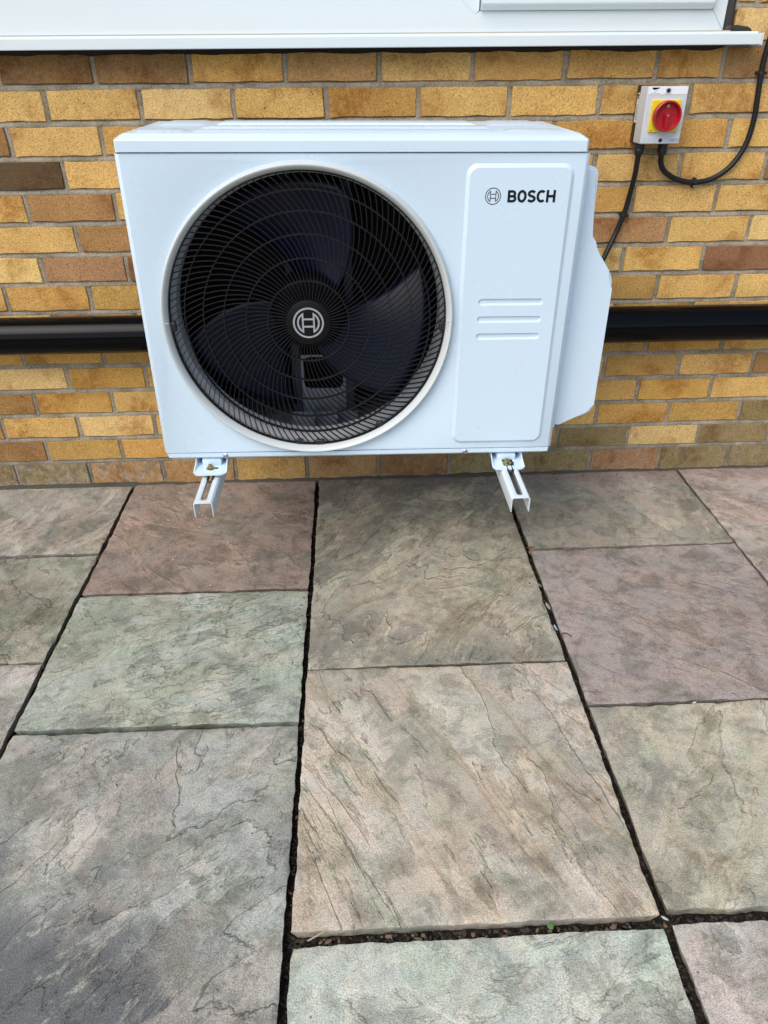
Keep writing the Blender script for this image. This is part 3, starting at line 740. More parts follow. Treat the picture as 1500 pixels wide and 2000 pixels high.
# printed emblem and name
def emblem(name, cx, cz, y, r, m, parent, lw):
    bm = bmesh.new(); n = 72
    def ring(r1, r0):
        A = [bm.verts.new((cx + r1 * math.cos(2 * math.pi * k / n), y, cz + r1 * math.sin(2 * math.pi * k / n))) for k in range(n)]
        B = [bm.verts.new((cx + r0 * math.cos(2 * math.pi * k / n), y, cz + r0 * math.sin(2 * math.pi * k / n))) for k in range(n)]
        bridge(bm, A, B)
    ring(r, r - lw)
    # armature: two circle segments joined by a pair of bars
    ri = r * .735; xi = r * .30; hb = r * .24
    for s in (-1, 1):
        a0 = math.acos((xi) / ri)
        def seg(rad, x):
            a = math.acos(min(1, x / rad)); return [(s * rad * math.cos(-a + 2 * a * k / 20), rad * math.sin(-a + 2 * a * k / 20)) for k in range(21)]
        P = seg(ri, xi); Q = seg(ri - lw, xi + lw * .95)
        A = [bm.verts.new((cx + x, y, cz + z)) for x, z in P]; B = [bm.verts.new((cx + x, y, cz + z)) for x, z in Q]
        for k in range(20): bm.faces.new((A[k], A[k + 1], B[k + 1], B[k]))
        bm.faces.new((A[-1], A[0], B[0], B[-1]))
    for s in (-1, 1):
        z0 = s * hb; q = [(-xi, z0 - lw / 2), (xi, z0 - lw / 2), (xi, z0 + lw / 2), (-xi, z0 + lw / 2)]
        bm.faces.new([bm.verts.new((cx + x, y - .00005, cz + z)) for x, z in q])
    bmesh.ops.solidify(bm, geom=bm.faces[:], thickness=.0003)
    return obj(name, bm, m, parent, smooth=False)
emblem("emblem", .2630, .5415, -.0054, .0153, M_INK, cover, .0015)
def ribbon(bm, P, hw, y, f, closed=False):
    """flat stroke of half width hw along P (glyph units), f maps glyph units to x, z"""
    n = len(P); L = []; Q = []
    for i in range(n):
        p0 = P[(i - 1) % n] if closed else P[max(i - 1, 0)]; p1 = P[(i + 1) % n] if closed else P[min(i + 1, n - 1)]
        def nr(a, b):
            dx, dz = b[0] - a[0], b[1] - a[1]; l = math.hypot(dx, dz) or 1; return (-dz / l, dx / l)
        if p0 == P[i]: m_ = nr(P[i], p1); k = 1
        elif p1 == P[i]: m_ = nr(p0, P[i]); k = 1
        else:
            a_, b_ = nr(p0, P[i]), nr(P[i], p1); mx, mz = a_[0] + b_[0], a_[1] + b_[1]; l = math.hypot(mx, mz) or 1
            m_ = (mx / l, mz / l); k = min(2.0, 1 / max(.3, m_[0] * a_[0] + m_[1] * a_[1]))
        x, z = P[i]
        L.append(bm.verts.new((f(x + m_[0] * hw * k, z + m_[1] * hw * k)[0], y, f(x + m_[0] * hw * k, z + m_[1] * hw * k)[1])))
        Q.append(bm.verts.new((f(x - m_[0] * hw * k, z - m_[1] * hw * k)[0], y, f(x - m_[0] * hw * k, z - m_[1] * hw * k)[1])))
    for i in range(n if closed else n - 1):
        j = (i + 1) % n; bm.faces.new((L[i], L[j], Q[j], Q[i]))
def arc(cx, cz, rx, rz, a0, a1, n=14): return [(cx + rx * math.cos(R(a0 + (a1 - a0) * k / n)), cz + rz * math.sin(R(a0 + (a1 - a0) * k / n))) for k in range(n + 1)]
bm = bmesh.new(); hw = .105; GL = .0221; X00 = .2912; Z00 = .5302
def gf(x0): return lambda x, z: (X00 + .02315 * (x0 + x), Z00 + GL * z)
lift = [0]
def st(P, x0, closed=False): lift[0] += 1; ribbon(bm, P, hw, -.0056 - .000004 * lift[0], gf(x0), closed)
# B
st([(.105, 0), (.105, 1)], 0); st([(.105, .895), (.40, .895)] + arc(.40, .70, .20, .195, 90, -90, 10)[1:] + [(.105, .505)], 0); st([(.105, .505), (.42, .505)] + arc(.42, .305, .225, .20, 90, -90, 10)[1:] + [(.105, .105)], 0)
# O
st(arc(.36, .5, .285, .41, 0, 360, 28)[:-1], .84, True)
# S
st([(.60, .80)] + arc(.36, .71, .25, .195, 48, 235, 12) + [(.36, .505)] + arc(.34, .295, .27, .20, 55, -140, 12) + [(.07, .20)], 1.66)
# C
st(arc(.40, .5, .315, .41, 48, 312, 22), 2.44)
# H
st([(.105, 0), (.105, 1)], 3.24); st([(.675, 0), (.675, 1)], 3.24); st([(.105, .5), (.675, .5)], 3.24)
bmesh.ops.solidify(bm, geom=bm.faces[:], thickness=.0002); txt = obj("lettering", bm, M_INK, cover, smooth=False)
# screws in the lip
for x in (-.3075, .2431):
    bm = bmesh.new(); rr = lathe(bm, [(.0056, -.0018), (.0056, -.0032), (.0040, -.0046), (.0038, -.0046), (.0028, -.0040), (.0012, -.0040)], x, -.0078, 20); cap(bm, rr[-1][::-1])
    obj("screw", bm, M_STEEL, hp)
# silver rim round the fan opening
bm = bmesh.new()
lathe(bm, [(.3025, .0002), (.3012, -.0060), (.2990, -.0120), (.2978, -.0150), (.2965, -.0163), (.2945, -.0160), (.2915, -.0125), (.2885, -.0080), (.2865, -.0035), (.2855, .004), (.2850, .016)], FX, FZ, 192)
obj("fan_rim", bm, M_RIM, hp, angle=50)
for sgn in (-1, 1):
    bm = bmesh.new(); abox(bm, FX + sgn * .2905 - .004, FX + sgn * .2905 + .004, -.0132, -.0115, FZ - .0006, FZ + .0006); obj("rim_mark", bm, M_UPVC, hp)
# orifice drum behind it
bm = bmesh.new()
lathe(bm, [(.2845, .0165), (.2790, .034), (.2775, .036), (.2765, .050), (.2760, .074), (.2790, .078), (.2830, .082)], FX, FZ, 160)
obj("fan_shroud", bm, M_SHROUD, hp, angle=20)
# grille
def gy(r):      # the grille bulges forward a little
    return -.0135 + .0115 * (r / .285) ** 2.2
grille_hub_bm = bmesh.new()
rr = lathe(grille_hub_bm, [(.0455, -.004), (.0462, -.0130), (.0452, -.0155), (.0430, -.0165), (.020, -.0172)], FX, FZ, 64); cap(grille_hub_bm, rr[-1][::-1])
grille = obj("grille", grille_hub_bm, mat("black_badge_disc", (.004, .004, .005), .45, spec=.2), hp)
emb2 = emblem("emblem", FX, FZ, -.0176, .0318, M_WHITEINK, grille, .0038)
RS = [.0835, .1275, .1725, .2145, .2525]
for r in RS + [.2842]:
    bm = bmesh.new(); y = gy(r); w_ = .0009
    lathe(bm, [(r - w_, y + .009), (r - w_, y - .0001), (r - w_ * .6, y - .0007), (r + w_ * .6, y - .0007), (r + w_, y - .0001), (r + w_, y + .009)], FX, FZ, 160, close=True)
    obj("ring", bm, M_GRILLE, grille)
def spiral(r):  # ribs sweep round as they run outwards
    return 3.5 * (r - .044) - .14 * math.log(r / .044)
def rib_mesh(r0, r1, n):
    V = []; F = []; rs = [r0 + (r1 - r0) * k / n for k in range(n + 1)]; hw = .00072
    for r in rs:
        a = spiral(r); d = .001; b = (spiral(r + d) - spiral(r - d)) / (2 * d)
        tx, tz = math.cos(a) - r * b * math.sin(a), math.sin(a) + r * b * math.cos(a); L = math.hypot(tx, tz); nx_, nz_ = -tz / L, tx / L
        px, pz = r * math.cos(a), r * math.sin(a); y = gy(r); dep = .0030 + .0030 * (r / .285)
        for s, yy in ((-.55, y - .0006), (.55, y - .0006), (1, y + .0004), (.9, y + dep), (-.9, y + dep), (-1, y + .0004)):
            V.append((px + nx_ * hw * s, yy, pz + nz_ * hw * s))
    for k in range(n):
        for j in range(6): F.append((k * 6 + j, k * 6 + (j + 1) % 6, (k + 1) * 6 + (j + 1) % 6, (k + 1) * 6 + j))
    return V, F
ZONES = [(RS[0], RS[1], 80, 4), (RS[1], RS[3], 100, 6), (RS[3], .2842, 120, 6)]
for zi, (r0, r1, cnt, n) in enumerate(ZONES):
    V_, F_ = rib_mesh(r0 + .0003, r1 - .0003, n)
    me = bpy.data.meshes.new("rib"); me.from_pydata(V_, [], F_); me.materials.append(M_GRILLE)
    bmx = bmesh.new(); bmx.from_mesh(me); bmesh.ops.recalc_face_normals(bmx, faces=bmx.faces[:]); bmx.to_mesh(me); bmx.free(); finish(me, True, 40)
    for k in range(cnt):
        o = bpy.data.objects.new("rib", me); C.objects.link(o); o.parent = grille; o.location = (FX, 0, FZ)
        o.rotation_euler = (0, 2 * math.pi * (k + .37 * zi) / cnt, 0)
V_, F_ = rib_mesh(.0450, RS[0] - .0003, 4); VV = []; FF = []
for k in range(60):
    a = 2 * math.pi * k / 60; b = len(VV); ca, sa = math.cos(a), math.sin(a)
    VV += [(FX + x * ca - z * sa, y, FZ + x * sa + z * ca) for x, y, z in V_]; FF += [tuple(b + q for q in f_) for f_ in F_]
o = pyobj("inner_ribs", VV, FF, M_GRILLE, grille); o["kind"] = "stuff"
# clips that hold the grille
for a in (182, 357, 272.5, 263, 302):
    bm = bmesh.new(); ca, sa = math.cos(R(a)), math.sin(R(a)); r = .279
    abox(bm, -.010 if a in (272.5, 182, 357) else -.008, .010 if a in (272.5, 182, 357) else .008, -.005, .004, -.006, .006, .003, 3)
    bmesh.ops.rotate(bm, verts=bm.verts[:], cent=(0, 0, 0), matrix=Matrix.Rotation(-R(a + 90), 3, 'Y'))
    bmesh.ops.translate(bm, verts=bm.verts[:], vec=(FX + r * ca, 0, FZ + r * sa)); obj("grille_clip", bm, M_BLACK, grille)
# fan: three broad swept blades on a hub
fan_bm = bmesh.new(); rr = lathe(fan_bm, [(.078, .135), (.078, .055), (.072, .046), (.060, .043), (.02, .042)], FX, FZ, 64); cap(fan_bm, rr[-1][::-1])
fan = obj("fan", fan_bm, mat("black_fan_hub", (.002, .002, .004), .6, spec=.08), hp, angle=50)
def blade(base):
    V = []; F = []; nr, na = 14, 16
    for i in range(nr + 1):
        q = i / nr; r = .074 + (.262 - .074) * q
        a0 = base + R(-52 + 32 * q); a1 = base + R(23 + 25 * q)
        for j in range(na + 1):
            s = j / na; a = a0 + (a1 - a0) * s
            y = .052 + (.115 - .03 * (1 - q)) * s + .012 * math.sin(math.pi * s) * -1 + .006 * q
            V.append((FX + r * math.cos(a), y, FZ + r * math.sin(a)))
    for i in range(nr):
        for j in range(na): k = i * (na + 1) + j; F.append((k, k + 1, k + na + 2, k + na + 1))
    return V, F
for b in (-28, 92, 212):
    V_, F_ = blade(R(b)); o = pyobj("blade", V_, F_, M_BLADE, fan, angle=80); so = o.modifiers.new("thick", 'SOLIDIFY'); so.thickness = .003
# inside: motor bracket, pan, coil, partition
bm = bmesh.new(); abox(bm, FX - .058, FX - .036, .185, .205, .0, .60, .002, 1); abox(bm, FX + .072, FX + .094, .185, .205, .0, .60, .002, 1)
fo = rrect(FX - .036, .0, FX + .072, .16, .002, 2); fi = rrect(FX - .030, .075, FX + .066, .155, .016, 6)
pass
b2 = bmesh.new(); A = loop(b2, fo, .192); B = loop(b2, fi, .192); fill(b2, [A, B]); obj("bracket_plate", b2, M_INNER, hp)
abox(bm, FX - .060, FX + .096, .160, .206, .20, .205, 0); abox(bm, FX - .060, FX + .096, .160, .206, .395, .400, 0)
obj("motor_bracket", bm, M_INDARK, hp)
bm = bmesh.new(); rr = lathe(bm, [(.055, .265), (.055, .178), (.045, .170), (.02, .168)], FX, FZ, 40); cap(bm, rr[-1][::-1]); obj("fan_motor", bm, M_DARKIN, hp)
bm = bmesh.new(); abox(bm, -.435, .205, .020, .318, .0012, .006, 0); abox(bm, FX - .010, FX - .004, .10, .165, .006, .045, 0); abox(bm, FX + .045, FX + .051, .10, .165, .006, .045, 0); abox(bm, FX - .06, FX + .10, .150, .156, .006, .030, 0)
obj("inner_pan", bm, M_INNER, hp)
bm = bmesh.new(); abox(bm, -.440, .205, .300, .330, .006, .612, 0)
for k in range(26): abox(bm, -.440, .205, .2975, .3000, .02 + k * .023, .0245 + k * .023, 0)
obj("coil", bm, M_DARKIN, hp)
box("partition", .203, .207, .002, .33, .004, .612, M_DARKIN, hp); box("back_panel", .2075, .4435, .3305, .334, .004, .612, M_UNIT, hp)
bm = bmesh.new(); lathe(bm, [(.2832, .0785), (.35, .0785)], FX, FZ, 96); bmesh.ops.delete(bm, geom=[f_ for f_ in bm.faces if any(abs(v.co.x) > .443 or v.co.z < .002 or v.co.z > .61 for v in f_.verts)], context='FACES'); obj("shroud_plate", bm, M_DARKIN, hp)
# moulded side cover over the valves
prof = [(.4462, .5880), (.4640, .5885), (.4760, .5840), (.4825, .5740), (.4868, .4560), (.4885, .4440), (.4935, .4290), (.5010, .4170), (.5330, .3860), (.5410, .3750), (.5448, .3620), (.5455, .3480),
        (.5478, .0800), (.5465, .0700), (.5420, .0610), (.5340, .0550), (.4700, .0310), (.4462, .0260)]
bm = bmesh.new(); A = loop(bm, prof, .052); B = loop(bm, prof, .300); bridge(bm, A, B); fA = bm.faces.new(A); bm.faces.new(B[::-1])
bmesh.ops.bevel(bm, geom=[e for e in fA.edges], offset=.007, segments=4, affect='EDGES')
obj("side_cover", bm, M_UNIT, hp, angle=40)
box("cover_flange", .4455, .4575, .036, .0515, .03, .582, M_UNIT, hp, .003)
# feet: pressed tongues under the pan
def foot(cx):
    bm = bmesh.new(); z = -.0375
    hw0, hw1 = .0325, .0365
    pts = [(-hw0, .10), (-hw0, .000), (-hw1, -.030), (-hw1 + .003, -.037), (-hw1 + .010, -.0415), (hw1 - .010, -.0415), (hw1 - .003, -.037), (hw1, -.030), (hw0, .000), (hw0, .10)]
    A = [bm.verts.new((cx + x, y, z)) for x, y in pts]; B = [bm.verts.new((cx + x, y, z + .003)) for x, y in pts]
    bridge(bm, A, B); bm.faces.new(A[::-1]); bm.faces.new(B)
    for s in (-1, 1):      # raised edges curving up to the pan
        P = [(-.034, .003), (-.02, .006), (-.005, .012), (.006, .019), (.03, .0198), (.09, .0198)]
        lo = [bm.verts.new((cx + s * (hw0 + .0015 if y > -.01 else hw1 - .0005), y, z + .0028)) for y, h in P]; hi = [bm.verts.new((cx + s * (hw0 + .004 if y > -.01 else hw1 + .001), y, z + h)) for y, h in P]
        lo2 = [bm.verts.new(v.co + Vector((-s * .0022, 0, 0))) for v in lo]; hi2 = [bm.verts.new(v.co + Vector((-s * .0022, 0, 0))) for v in hi]
        for a_, b_ in ((lo, hi), (hi, hi2), (hi2, lo2)):
            for k in range(len(P) - 1): bm.faces.new((a_[k], a_[k + 1], b_[k + 1], b_[k]))
    abox(bm, cx - .022, cx + .022, .002, .06, z + .002, z + .0195, .004, 2)
    o = obj("foot", bm, M_UNIT, hp, angle=40)
    b2 = bmesh.new()
    def hexa(r, z0, z1, n=6, cap_=True):
        A = [b2.verts.new((cx - .001 + r * math.cos(2 * math.pi * k / n + .3), -.0125 + r * math.sin(2 * math.pi * k / n + .3), z0)) for k in range(n)]
        B = [b2.verts.new((cx - .001 + r * .94 * math.cos(2 * math.pi * k / n + .3), -.0125 + r * .94 * math.sin(2 * math.pi * k / n + .3), z1)) for k in range(n)]
        bridge(b2, A, B); b2.faces.new(B); b2.faces.new(A[::-1])
    hexa(.0105, z + .003, z + .0046, 24); hexa(.0068, z + .0046, z + .0105); hexa(.0038, z + .0105, z + .0135, 14)
    obj("bolt", b2, M_BRASS, o, angle=25)
    b3 = bmesh.new(); abox(b3, cx + .006, cx + .016, -.0155, -.0085, z + .0032, z + .0036, 0); obj("bolt_slot", b3, M_BLACK, o)
foot(-.3420); foot(.3420)

# wall brackets: downward channels, slotted on top
def bracket(cx, y_end, label):
    b = empty("wall_bracket", label, "bracket", loc=(cx, 0, .322), group="brackets under the heat pump")
    bm = bmesh.new(); hw = .0205; tk = .0025; ft = -.036
    y0, y1 = y_end, -.012
    # top web with the slot
    pts = [(-hw + .004, y0), (hw - .004, y0), (hw - .004, y1), (-hw + .004, y1)]
    sl = []
    for cy, a0 in ((y0 + .019, 180), (y0 + .140, 0)):
        for k in range(9):
            t_ = R(a0 + 180 * k / 8); sl.append((.0068 * math.cos(t_), cy + .0068 * math.sin(t_)))
    A = [bm.verts.new((x, y, 0)) for x, y in pts]; B = [bm.verts.new((x, y, 0)) for x, y in sl]; fill(bm, [A, B])
    for s in (-1, 1):
        x = s * hw; i0, i1 = (0, 3) if s < 0 else (1, 2)
        c0 = [bm.verts.new((x, y, -.004)) for y in (y0, y1)]; d0 = bm.verts.new((x, y0, ft)); d1 = bm.verts.new((x, y1, ft - .015)); d2 = bm.verts.new((x, -.30, ft))
        bm.faces.new((A[i0], c0[0], c0[1], A[i1])); bm.faces.new((c0[0], d0, d2, d1, c0[1]))
    ch_ = obj("arm", bm, M_GALV, b, angle=50)
    so = ch_.modifiers.new("sheet", 'SOLIDIFY'); so.thickness = tk; so.offset = -1
    bv = ch_.modifiers.new("soft", 'BEVEL'); bv.width = .0006; bv.segments = 2; bv.limit_method = 'ANGLE'; bv.angle_limit = R(40)
    box("upright", -.02, .02, -.0118, -.002, -.060, .30, M_GALV, b, .002)
    bm = bmesh.new(); abox(bm, -.0130, .0130, -.565, -.520, .0005, .0032, .001, 1); abox(bm, -.0075, -.0035, -.588, -.564, -.004, .0030, .001, 1); abox(bm, .0035, .0075, -.588, -.564, -.004, .0030, .001, 1)
    obj("rubber_pad", bm, M_RUBBER, b); return b
bracket(-.4030, -.690, "white slotted wall bracket arm under the fan side of the heat pump")
bracket(.2815, -.706, "white slotted wall bracket arm under the badge side of the heat pump")

# ------------------------------------------------------------------ rotary isolator switch
sw = empty("isolator_switch", "grey isolator box with red rotary handle on yellow plate", "switch", loc=(.6935, 0, 1.007))
X0, X1, Z0, Z1 = -.0487, .0487, -.0612, .0612
box("base", X0 + .001, X1 - .001, -.0300, -.001, Z0 - .001, Z1 + .001, M_SWBASE, sw, .003, 3)
bm = bmesh.new()
A = loop(bm, rrect(X0, Z0, X1, Z1, .003, 3), -.0302); B = loop(bm, rrect(X0, Z0, X1, Z1, .003, 3), -.0775); D = loop(bm, rrect(X0 + .0018, Z0 + .0018, X1 - .0018, Z1 - .0018, .003, 3), -.080)
bridge(bm, A, B); bridge(bm, B, D); bm.faces.new(D); bm.faces.new(A[::-1])
swl = obj("cover", bm, M_SWGREY, sw, angle=25)
box("label_strip", X0 + .0018, X1 - .0018, -.0806, -.0798, .0445, .0596, M_SWTOP, sw, .0003, 1)
box("foot_strip", X0 + .0018, X1 - .0018, -.0804, -.0798, -.0596, -.0468, mat("grey_strip", (.50, .55, .60), .35), sw, .0003, 1)
for z, yy in ((.0525, -.0807), (-.0530, -.0805)):
    box("screw_boss", -.0075, .0070, yy - .0008, yy + .0004, z - .0066, z + .0066, M_SWGREY, sw, .0004, 1)
    bm = bmesh.new(); rr = lathe(bm, [(.0047, yy - .0012), (.0047, yy - .0009)], 0, z, 28); cap(bm, rr[0][::-1]); obj("screw_hole", bm, M_BLACK, sw)
# maker's mark: dark wedge with a slash below
def flat(name, polys, y, m, parent):
    bm = bmesh.new()
    for p in polys: bm.faces.new([bm.verts.new((x, y, z)) for x, z in p])
    bmesh.ops.solidify(bm, geom=bm.faces[:], thickness=.0002); return obj(name, bm, m, parent, smooth=False)
M_GREYINK = mat("grey_print", (.27, .27, .29), .5)
flat("maker_mark", [[(-.0405, .0592), (-.0215, .0592), (-.0245, .0562), (-.0300, .0552), (-.0355, .0540), (-.0385, .0565)], [(-.0280, .0535), (-.0262, .0545), (-.0325, .0480), (-.0335, .0482)]], -.0808, M_GREYINK, sw)
flat("maker_print", [[(-.0415 + k * .0045, .0462), (-.0388 + k * .0045, .0462), (-.0388 + k * .0045, .0470), (-.0415 + k * .0045, .0470)] for k in range(5)], -.0808, M_GREYINK, sw)
t1 = text_mesh("iS4P25", .0088, M_GREYINK, "model_print", sw, (.0340, -.0808, -.0535), thick=.0001)
# side sticker
st = box("side_sticker", X0 + .0004, X0 + .0009, -.0265, -.0115, -.0175, .0465, mat("white_sticker", (.72, .72, .74), .4), sw)
bm = bmesh.new(); xs = X0 + .0001
for (ya, yb, za, zb) in ((-.0245, -.0140, .0385, .0440), (-.0225, -.0160, .0330, .0380), (-.0205, -.0160, .0180, .0215)): abox(bm, xs, xs + .0004, ya, yb, za, zb)
for k in range(9): abox(bm, xs, xs + .0004, -.0235 + .001 * (k % 2), -.0150 - .0015 * (k % 3), .0135 - k * .0031, .0150 - k * .0031)
obj("sticker_print", bm, M_INK, sw, smooth=False)
# yellow plate, red handle
bm = bmesh.new()
A = loop(bm, rrect(-.0348, -.0352, .0352, .0336, .003, 4), -.0800); B = loop(bm, rrect(-.0348, -.0352, .0352, .0336, .003, 4), -.0840); D = loop(bm, rrect(-.0338, -.0342, .0342, .0326, .003, 4), -.0850)
bridge(bm, A, B); bridge(bm, B, D); bm.faces.new(D); obj("yellow_plate", bm, M_YELLOW, sw, angle=25)
flat("plate_print", [[(-.0305, .0080), (-.0295, .0070), (-.0250, .0160), (-.0268, .0160)], [(-.0325, -.0318), (-.0285, -.0318), (-.0285, -.0312), (-.0325, -.0312)], [(-.0290, -.0328), (-.0255, -.0318), (-.0270, -.0302), (-.0288, -.0308)]], -.0852, M_INK, sw)
dcx, dcz = .0002, .0003
bm = bmesh.new(); lathe(bm, [(.0300, -.0850), (.0300, -.0890)], dcx, dcz - .001, 64); obj("yellow_collar", bm, M_YELLOW, sw)
bm = bmesh.new(); rr = lathe(bm, [(.0295, -.0885), (.0328, -.0895), (.0334, -.0930), (.0334, -.1010), (.0328, -.1042), (.0312, -.1055), (.0290, -.1050), (.0278, -.1030), (.0272, -.0960), (.0262, -.0935), (.010, -.0925)], dcx, dcz, 72); cap(bm, rr[-1][::-1])
dial = obj("handle", bm, M_RED, sw, angle=40)
bm = bmesh.new()
pts = [(-.0050, -.0285), (.0050, -.0285), (.0062, .0030), (.0002, .0105), (-.0060, .0030)]
A = loop(bm, [(dcx + x, dcz + z) for x, z in pts], -.0928); B = loop(bm, [(dcx + x * .8, dcz + z * .97) for x, z in pts], -.1040); bridge(bm, A, B); bm.faces.new(B); 
bmesh.ops.bevel(bm, geom=[e for e in bm.edges if not e.is_boundary], offset=.0012, segments=2, affect='EDGES'); obj("lever", bm, M_RED, dial)
bm = bmesh.new()      # the raised shield behind the lever
pts = [(-.0210, .0020), (-.0060, .0220), (.0060, .0220), (.0210, .0020), (.0062, .0028), (-.0062, .0028)]
A = loop(bm, [(dcx + x, dcz + z) for x, z in pts], -.0926); B = loop(bm, [(dcx + x * .9, dcz + z * .95) for x, z in pts], -.0938); bridge(bm, A, B); bm.faces.new(B); obj("shield", bm, M_RED, dial)
bm = bmesh.new(); rr = lathe(bm, [(.0024, -.1039), (.0024, -.1046), (.0010, -.1048)], dcx, dcz + .0012, 18); cap(bm, rr[-1][::-1]); obj("pivot_screw", bm, M_STEEL, dial)
bm = bmesh.new(); abox(bm, dcx - .0035, dcx + .0035, -.0972, -.0950, .0178, .0250, .0008, 1); obj("lock_tab", bm, mat("tan_tab", (.40, .26, .10), .5), dial)

# glands and cables
def gland(x, y, ztop, label, group="cable glands under the switch"):
    bm = bmesh.new()
    prof = [(.0105, 0), (.0118, -.002), (.0118, -.010), (.0108, -.011), (.0118, -.0125), (.0116, -.020), (.0098, -.026), (.0072, -.030)]
    rings = [[bm.verts.new((x + r * math.cos(2 * math.pi * k / 18), y + r * math.sin(2 * math.pi * k / 18), ztop + z)) for k in range(18)] for r, z in prof]
    for A, B in zip(rings, rings[1:]): bridge(bm, A, B)
    bm.faces.new(rings[0]); bm.faces.new(rings[-1][::-1]); return bm
g1 = gland(-.0320, -.036, Z0 - .0012, ""); obj("gland", g1, M_BLACK, sw); g2 = gland(.0270, -.036, Z0 - .0012, ""); obj("gland", g2, M_BLACK, sw)
bm = bmesh.new(); P_ = [(.6615, -.036, .922), (.6625, -.033, .900), (.6640, -.026, .865), (.6625, -.0155, .820), (.6570, -.0125, .778), (.6420, -.014, .728), (.6200, -.030, .684), (.5980, -.05, .648), (.560, -.09, .600)]
tube(bm, catmull(P_, 8), .0066, 14)
cb1 = obj("supply_cable", bm, M_CABLE); tag(cb1, "black cable running from the isolator down behind the heat pump", "cable")
bm = bmesh.new(); P_ = [(.7205, -.036, .922), (.7225, -.033, .905), (.7310, -.027, .888), (.7480, -.020, .8730), (.783, -.0145, .8560), (.829, -.0125, .8490), (.877, -.0125, .8580), (.917, -.0125, .8870), (.943, -.0125, .934), (.950, -.0125, .991), (.9465, -.0125, 1.041), (.9425, -.0125, 1.085), (.9415, -.0125, 1.120), (.9440, -.0125, 1.160), (.950, -.0125, 1.22), (.953, -.0125, 1.32), (.955, -.0125, 1.6)]
tube(bm, catmull(P_, 8), .0067, 14)
cb2 = obj("mains_cable", bm, M_CABLE); tag(cb2, "black cable looping from the isolator up the right edge of the wall", "cable")
for (x, z, ang, lab) in ((.6560, .7720, 12, "black clip on the cable below the isolator, level with the badge"), (.8300, .8492, 95, "black clip with shiny nail at the lowest point of the looped cable"), (.9420, 1.0930, 3, "black clip on the upright cable near the sill end")):
    c_ = empty("cable_clip", lab, "cable clip", loc=(x, -.0125, z), group="clips holding the cables")
    bm = bmesh.new(); n = 16
    for z_a, z_b in ((-.0032, .0032),):
        A = [bm.verts.new((.0078 * math.cos(math.pi * 2 * k / n), .0078 * math.sin(math.pi * 2 * k / n), z_a)) for k in range(n)]; B = [bm.verts.new((v.co.x, v.co.y, z_b)) for v in A]; bridge(bm, A, B)
        bm.faces.new(A[::-1]); bm.faces.new(B)
    abox(bm, .005, .0135, -.004, .0125, -.0035, .0035, .001, 1); abox(bm, -.0105, -.005, -.002, .0125, -.0028, .0028, .001, 1)
    h_ = obj("strap", bm, M_BLACK, c_); h_.rotation_euler = (0, R(ang), 0)
    bm = bmesh.new(); rr = lathe(bm, [(.0022, -.0040), (.0022, -.0055), (.0010, -.0062)], .0095, 0, 12); cap(bm, rr[-1][::-1]); nl = obj("nail", bm, M_STEEL if ang == 95 else M_BLACK, c_); nl.rotation_euler = (0, R(ang), 0)

# ------------------------------------------------------------------ litter on and between the slabs
def chips(name, spots, m, label, cat, seed, flat_=.4):
    r = random.Random(seed); V = []; F = []
    for x, y, z, s in spots:
        b = len(V); n = r.choice((4, 5, 6)); h = s * flat_ * r.uniform(.6, 1.3); a0 = r.uniform(0, 6.28); el_ = r.uniform(1, 2.0); ro = r.uniform(0, 3.14)
        for k in range(n):
            a = a0 + 2 * math.pi * k / n; rr_ = s * r.uniform(.7, 1.2); px, py = rr_ * math.cos(a) * el_, rr_ * math.sin(a)
            V.append((x + px * math.cos(ro) - py * math.sin(ro), y + px * math.sin(ro) + py * math.cos(ro), z + r.uniform(-.2, .2) * h))
        V.append((x + r.uniform(-.3, .3) * s, y + r.uniform(-.3, .3) * s, z + h)); V.append((x, y, z - h))
        for k in range(n): F.append((b + k, b + (k + 1) % n, b + n)); F.append((b + (k + 1) % n, b + k, b + n + 1))
    o = pyobj(name, V, F, m, smooth=False); return tag(o, label, cat, kind="stuff")
r2 = random.Random(11); sp = []
for x in (-.775, -.197, .387, .961):
    for k in range(520): sp.append((x + r2.uniform(-.008, .008), r2.uniform(-2.0, -.02), GZ - .024 + r2.uniform(-.003, .003), r2.choice((.0008, .0012, .0016, .0022, .003))))
for (xa, xb, y) in ((-.197, .387, -1.435), (.387, .961, -1.432), (-.197, .387, -.860), (-.775, -.197, -1.009)):
    for k in range(330): sp.append((r2.uniform(xa, xb), y + r2.uniform(-.008, .008), GZ - .022 + r2.uniform(-.003, .003), r2.choice((.0008, .0012, .0018, .0026, .0034))))
chips("joint_grit", sp, M_GRIT, "dark grit and crumbs lying in the slab joints", "grit", 5, .6)
sp = []
for k in range(44): sp.append((r2.gauss(.387 if k % 2 else -.197, .003), r2.uniform(-1.9, -.1), GZ - .016, r2.choice((.0016, .0024, .0034))))
for k in range(26): sp.append((r2.uniform(-.17, .36), -1.436 + r2.uniform(-.005, .005), GZ - .016, r2.choice((.002, .003, .004))))
chips("joint_husks", sp, mat("brown_husk", (.16, .10, .06), .8), "brown seed husks caught in the slab joints", "husks", 6, .35)
sp = []
for k in range(60): sp.append((r2.gauss(-.74, .16), r2.gauss(-.22, .10), GZ + .0012, r2.choice((.0008, .0012, .0018))))
for k in range(40): sp.append((r2.uniform(-.7, .95), r2.uniform(-.75, -.03), GZ + .0012, r2.choice((.0007, .0010, .0016))))
sp = [s for s in sp if s[1] < -.03 and all(abs(s[0] - j) > .02 for j in (-.775, -.197, .387, .961))]
chips("pale_crumbs", sp, M_PALE, "tiny pale crumbs scattered on the slabs by the wall", "crumbs", 8, .4)
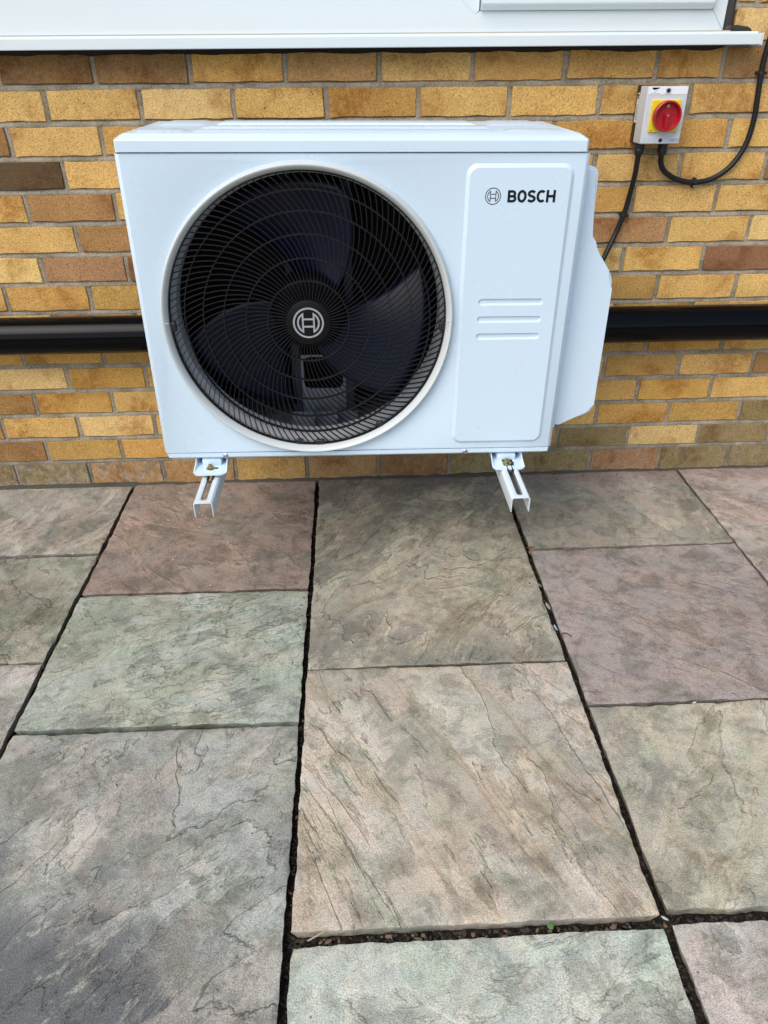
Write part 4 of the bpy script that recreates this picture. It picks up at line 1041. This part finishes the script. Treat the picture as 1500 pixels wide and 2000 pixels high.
sp = [(r2.uniform(-.95, 1.2), r2.uniform(-.06, -.025), GZ + .002, r2.choice((.001, .0016, .0024))) for k in range(60)] + [(r2.uniform(-.7, .95), r2.uniform(-1.4, -.05), GZ + .0012, r2.choice((.0008, .0014))) for k in range(50)]
chips("dark_crumbs", sp, M_BARK, "dark crumbs of leaf and soil along the foot of the wall", "crumbs", 9, .5)

def leaf(name, loc, L, W, m, label, cat, rot, curl=.3):
    V = []; F = []; n = 8
    for k in range(n + 1):
        t_ = k / n; w_ = W * math.sin(math.pi * min(1, t_ * .96 + .02)) ** .8; z = curl * L * (t_ - .5) ** 2
        V += [((t_ - .5) * L, -w_, z + w_ * .4), ((t_ - .5) * L, 0, z), ((t_ - .5) * L, w_, z + w_ * .4)]
    for k in range(n):
        for j in (0, 1): F.append((k * 3 + j, k * 3 + 3 + j, k * 3 + 4 + j, k * 3 + 1 + j))
    o = pyobj(name, V, F, m, angle=80); o.location = loc; o.rotation_euler = rot
    s = o.modifiers.new("thick", 'SOLIDIFY'); s.thickness = .0003
    return tag(o, label, cat)
leaf("green_leaf", (.2060, -1.4385, GZ + .003), .011, .0052, M_GREEN, "small round green leaf in the joint below the beige slab", "leaf", (.3, .1, .4))
leaf("dead_leaf", (.3905, -.448, GZ - .001), .030, .0040, M_TAN, "orange brown curled dead leaf in the joint near the mauve slab", "leaf", (.2, .1, 1.75))
leaf("dead_leaf", (.3950, -.420, GZ + .0005), .022, .003, mat("red_leaf", (.20, .07, .035), .7), "reddish dead leaf at the slab corner below the bracket", "leaf", (.1, 0, .15))
leaf("dead_leaf", (.3845, -.585, GZ - .003), .022, .0042, mat("grey_leaf", (.30, .25, .21), .7), "grey curled dead leaf halfway along the joint beside the mauve slab", "leaf", (.3, .2, 1.7))
leaf("dead_leaf", (.3850, -.668, GZ - .003), .026, .0046, mat("grey_leaf_pale", (.36, .31, .27), .7), "pale grey leaf in the joint above the blue scrap", "leaf", (.2, -.1, 1.75))
leaf("blue_scrap", (.3835, -.750, GZ - .001), .026, .0036, M_BLUE, "pale blue plastic scrap in the joint beside the mauve slab", "scrap", (.4, .1, 1.6))
leaf("white_flake", (.3860, -1.4345, GZ + .001), .012, .0022, M_PALE, "white flake at the corner where four slabs meet", "flake", (.1, .2, 2.3))
leaf("pale_seed", (.612, -.998, GZ + .001), .010, .0018, M_PALE, "pale seed husk in the joint below the mauve slab", "seed", (.1, 0, .2))
def stick(name, pts, r, m, label):
    bm = bmesh.new(); tube(bm, catmull(pts, 5), r, 6); o = obj(name, bm, m); tag(o, label, "twig")
stick("twig", [(.4513, -.3254, GZ + .003), (.49, -.321, GZ + .0025), (.525, -.3155, GZ + .003), (.557, -.3097, GZ + .003)], .0009, M_TWIG, "thin pale straw lying on the slab right of the bracket")
stick("twig", [(.3880, -.776, GZ - .004), (.396, -.774, GZ + .004), (.405, -.778, GZ + .005), (.411, -.785, GZ + .003)], .0010, M_BARK, "bent black twig poking from the joint onto the mauve slab")
stick("twig", [(-.166, -1.437, GZ - .008), (-.150, -1.434, GZ + .001), (-.136, -1.428, GZ + .004)], .0012, mat("straw", (.34, .29, .20), .8), "short straw in the joint at the near corner of the beige slab")
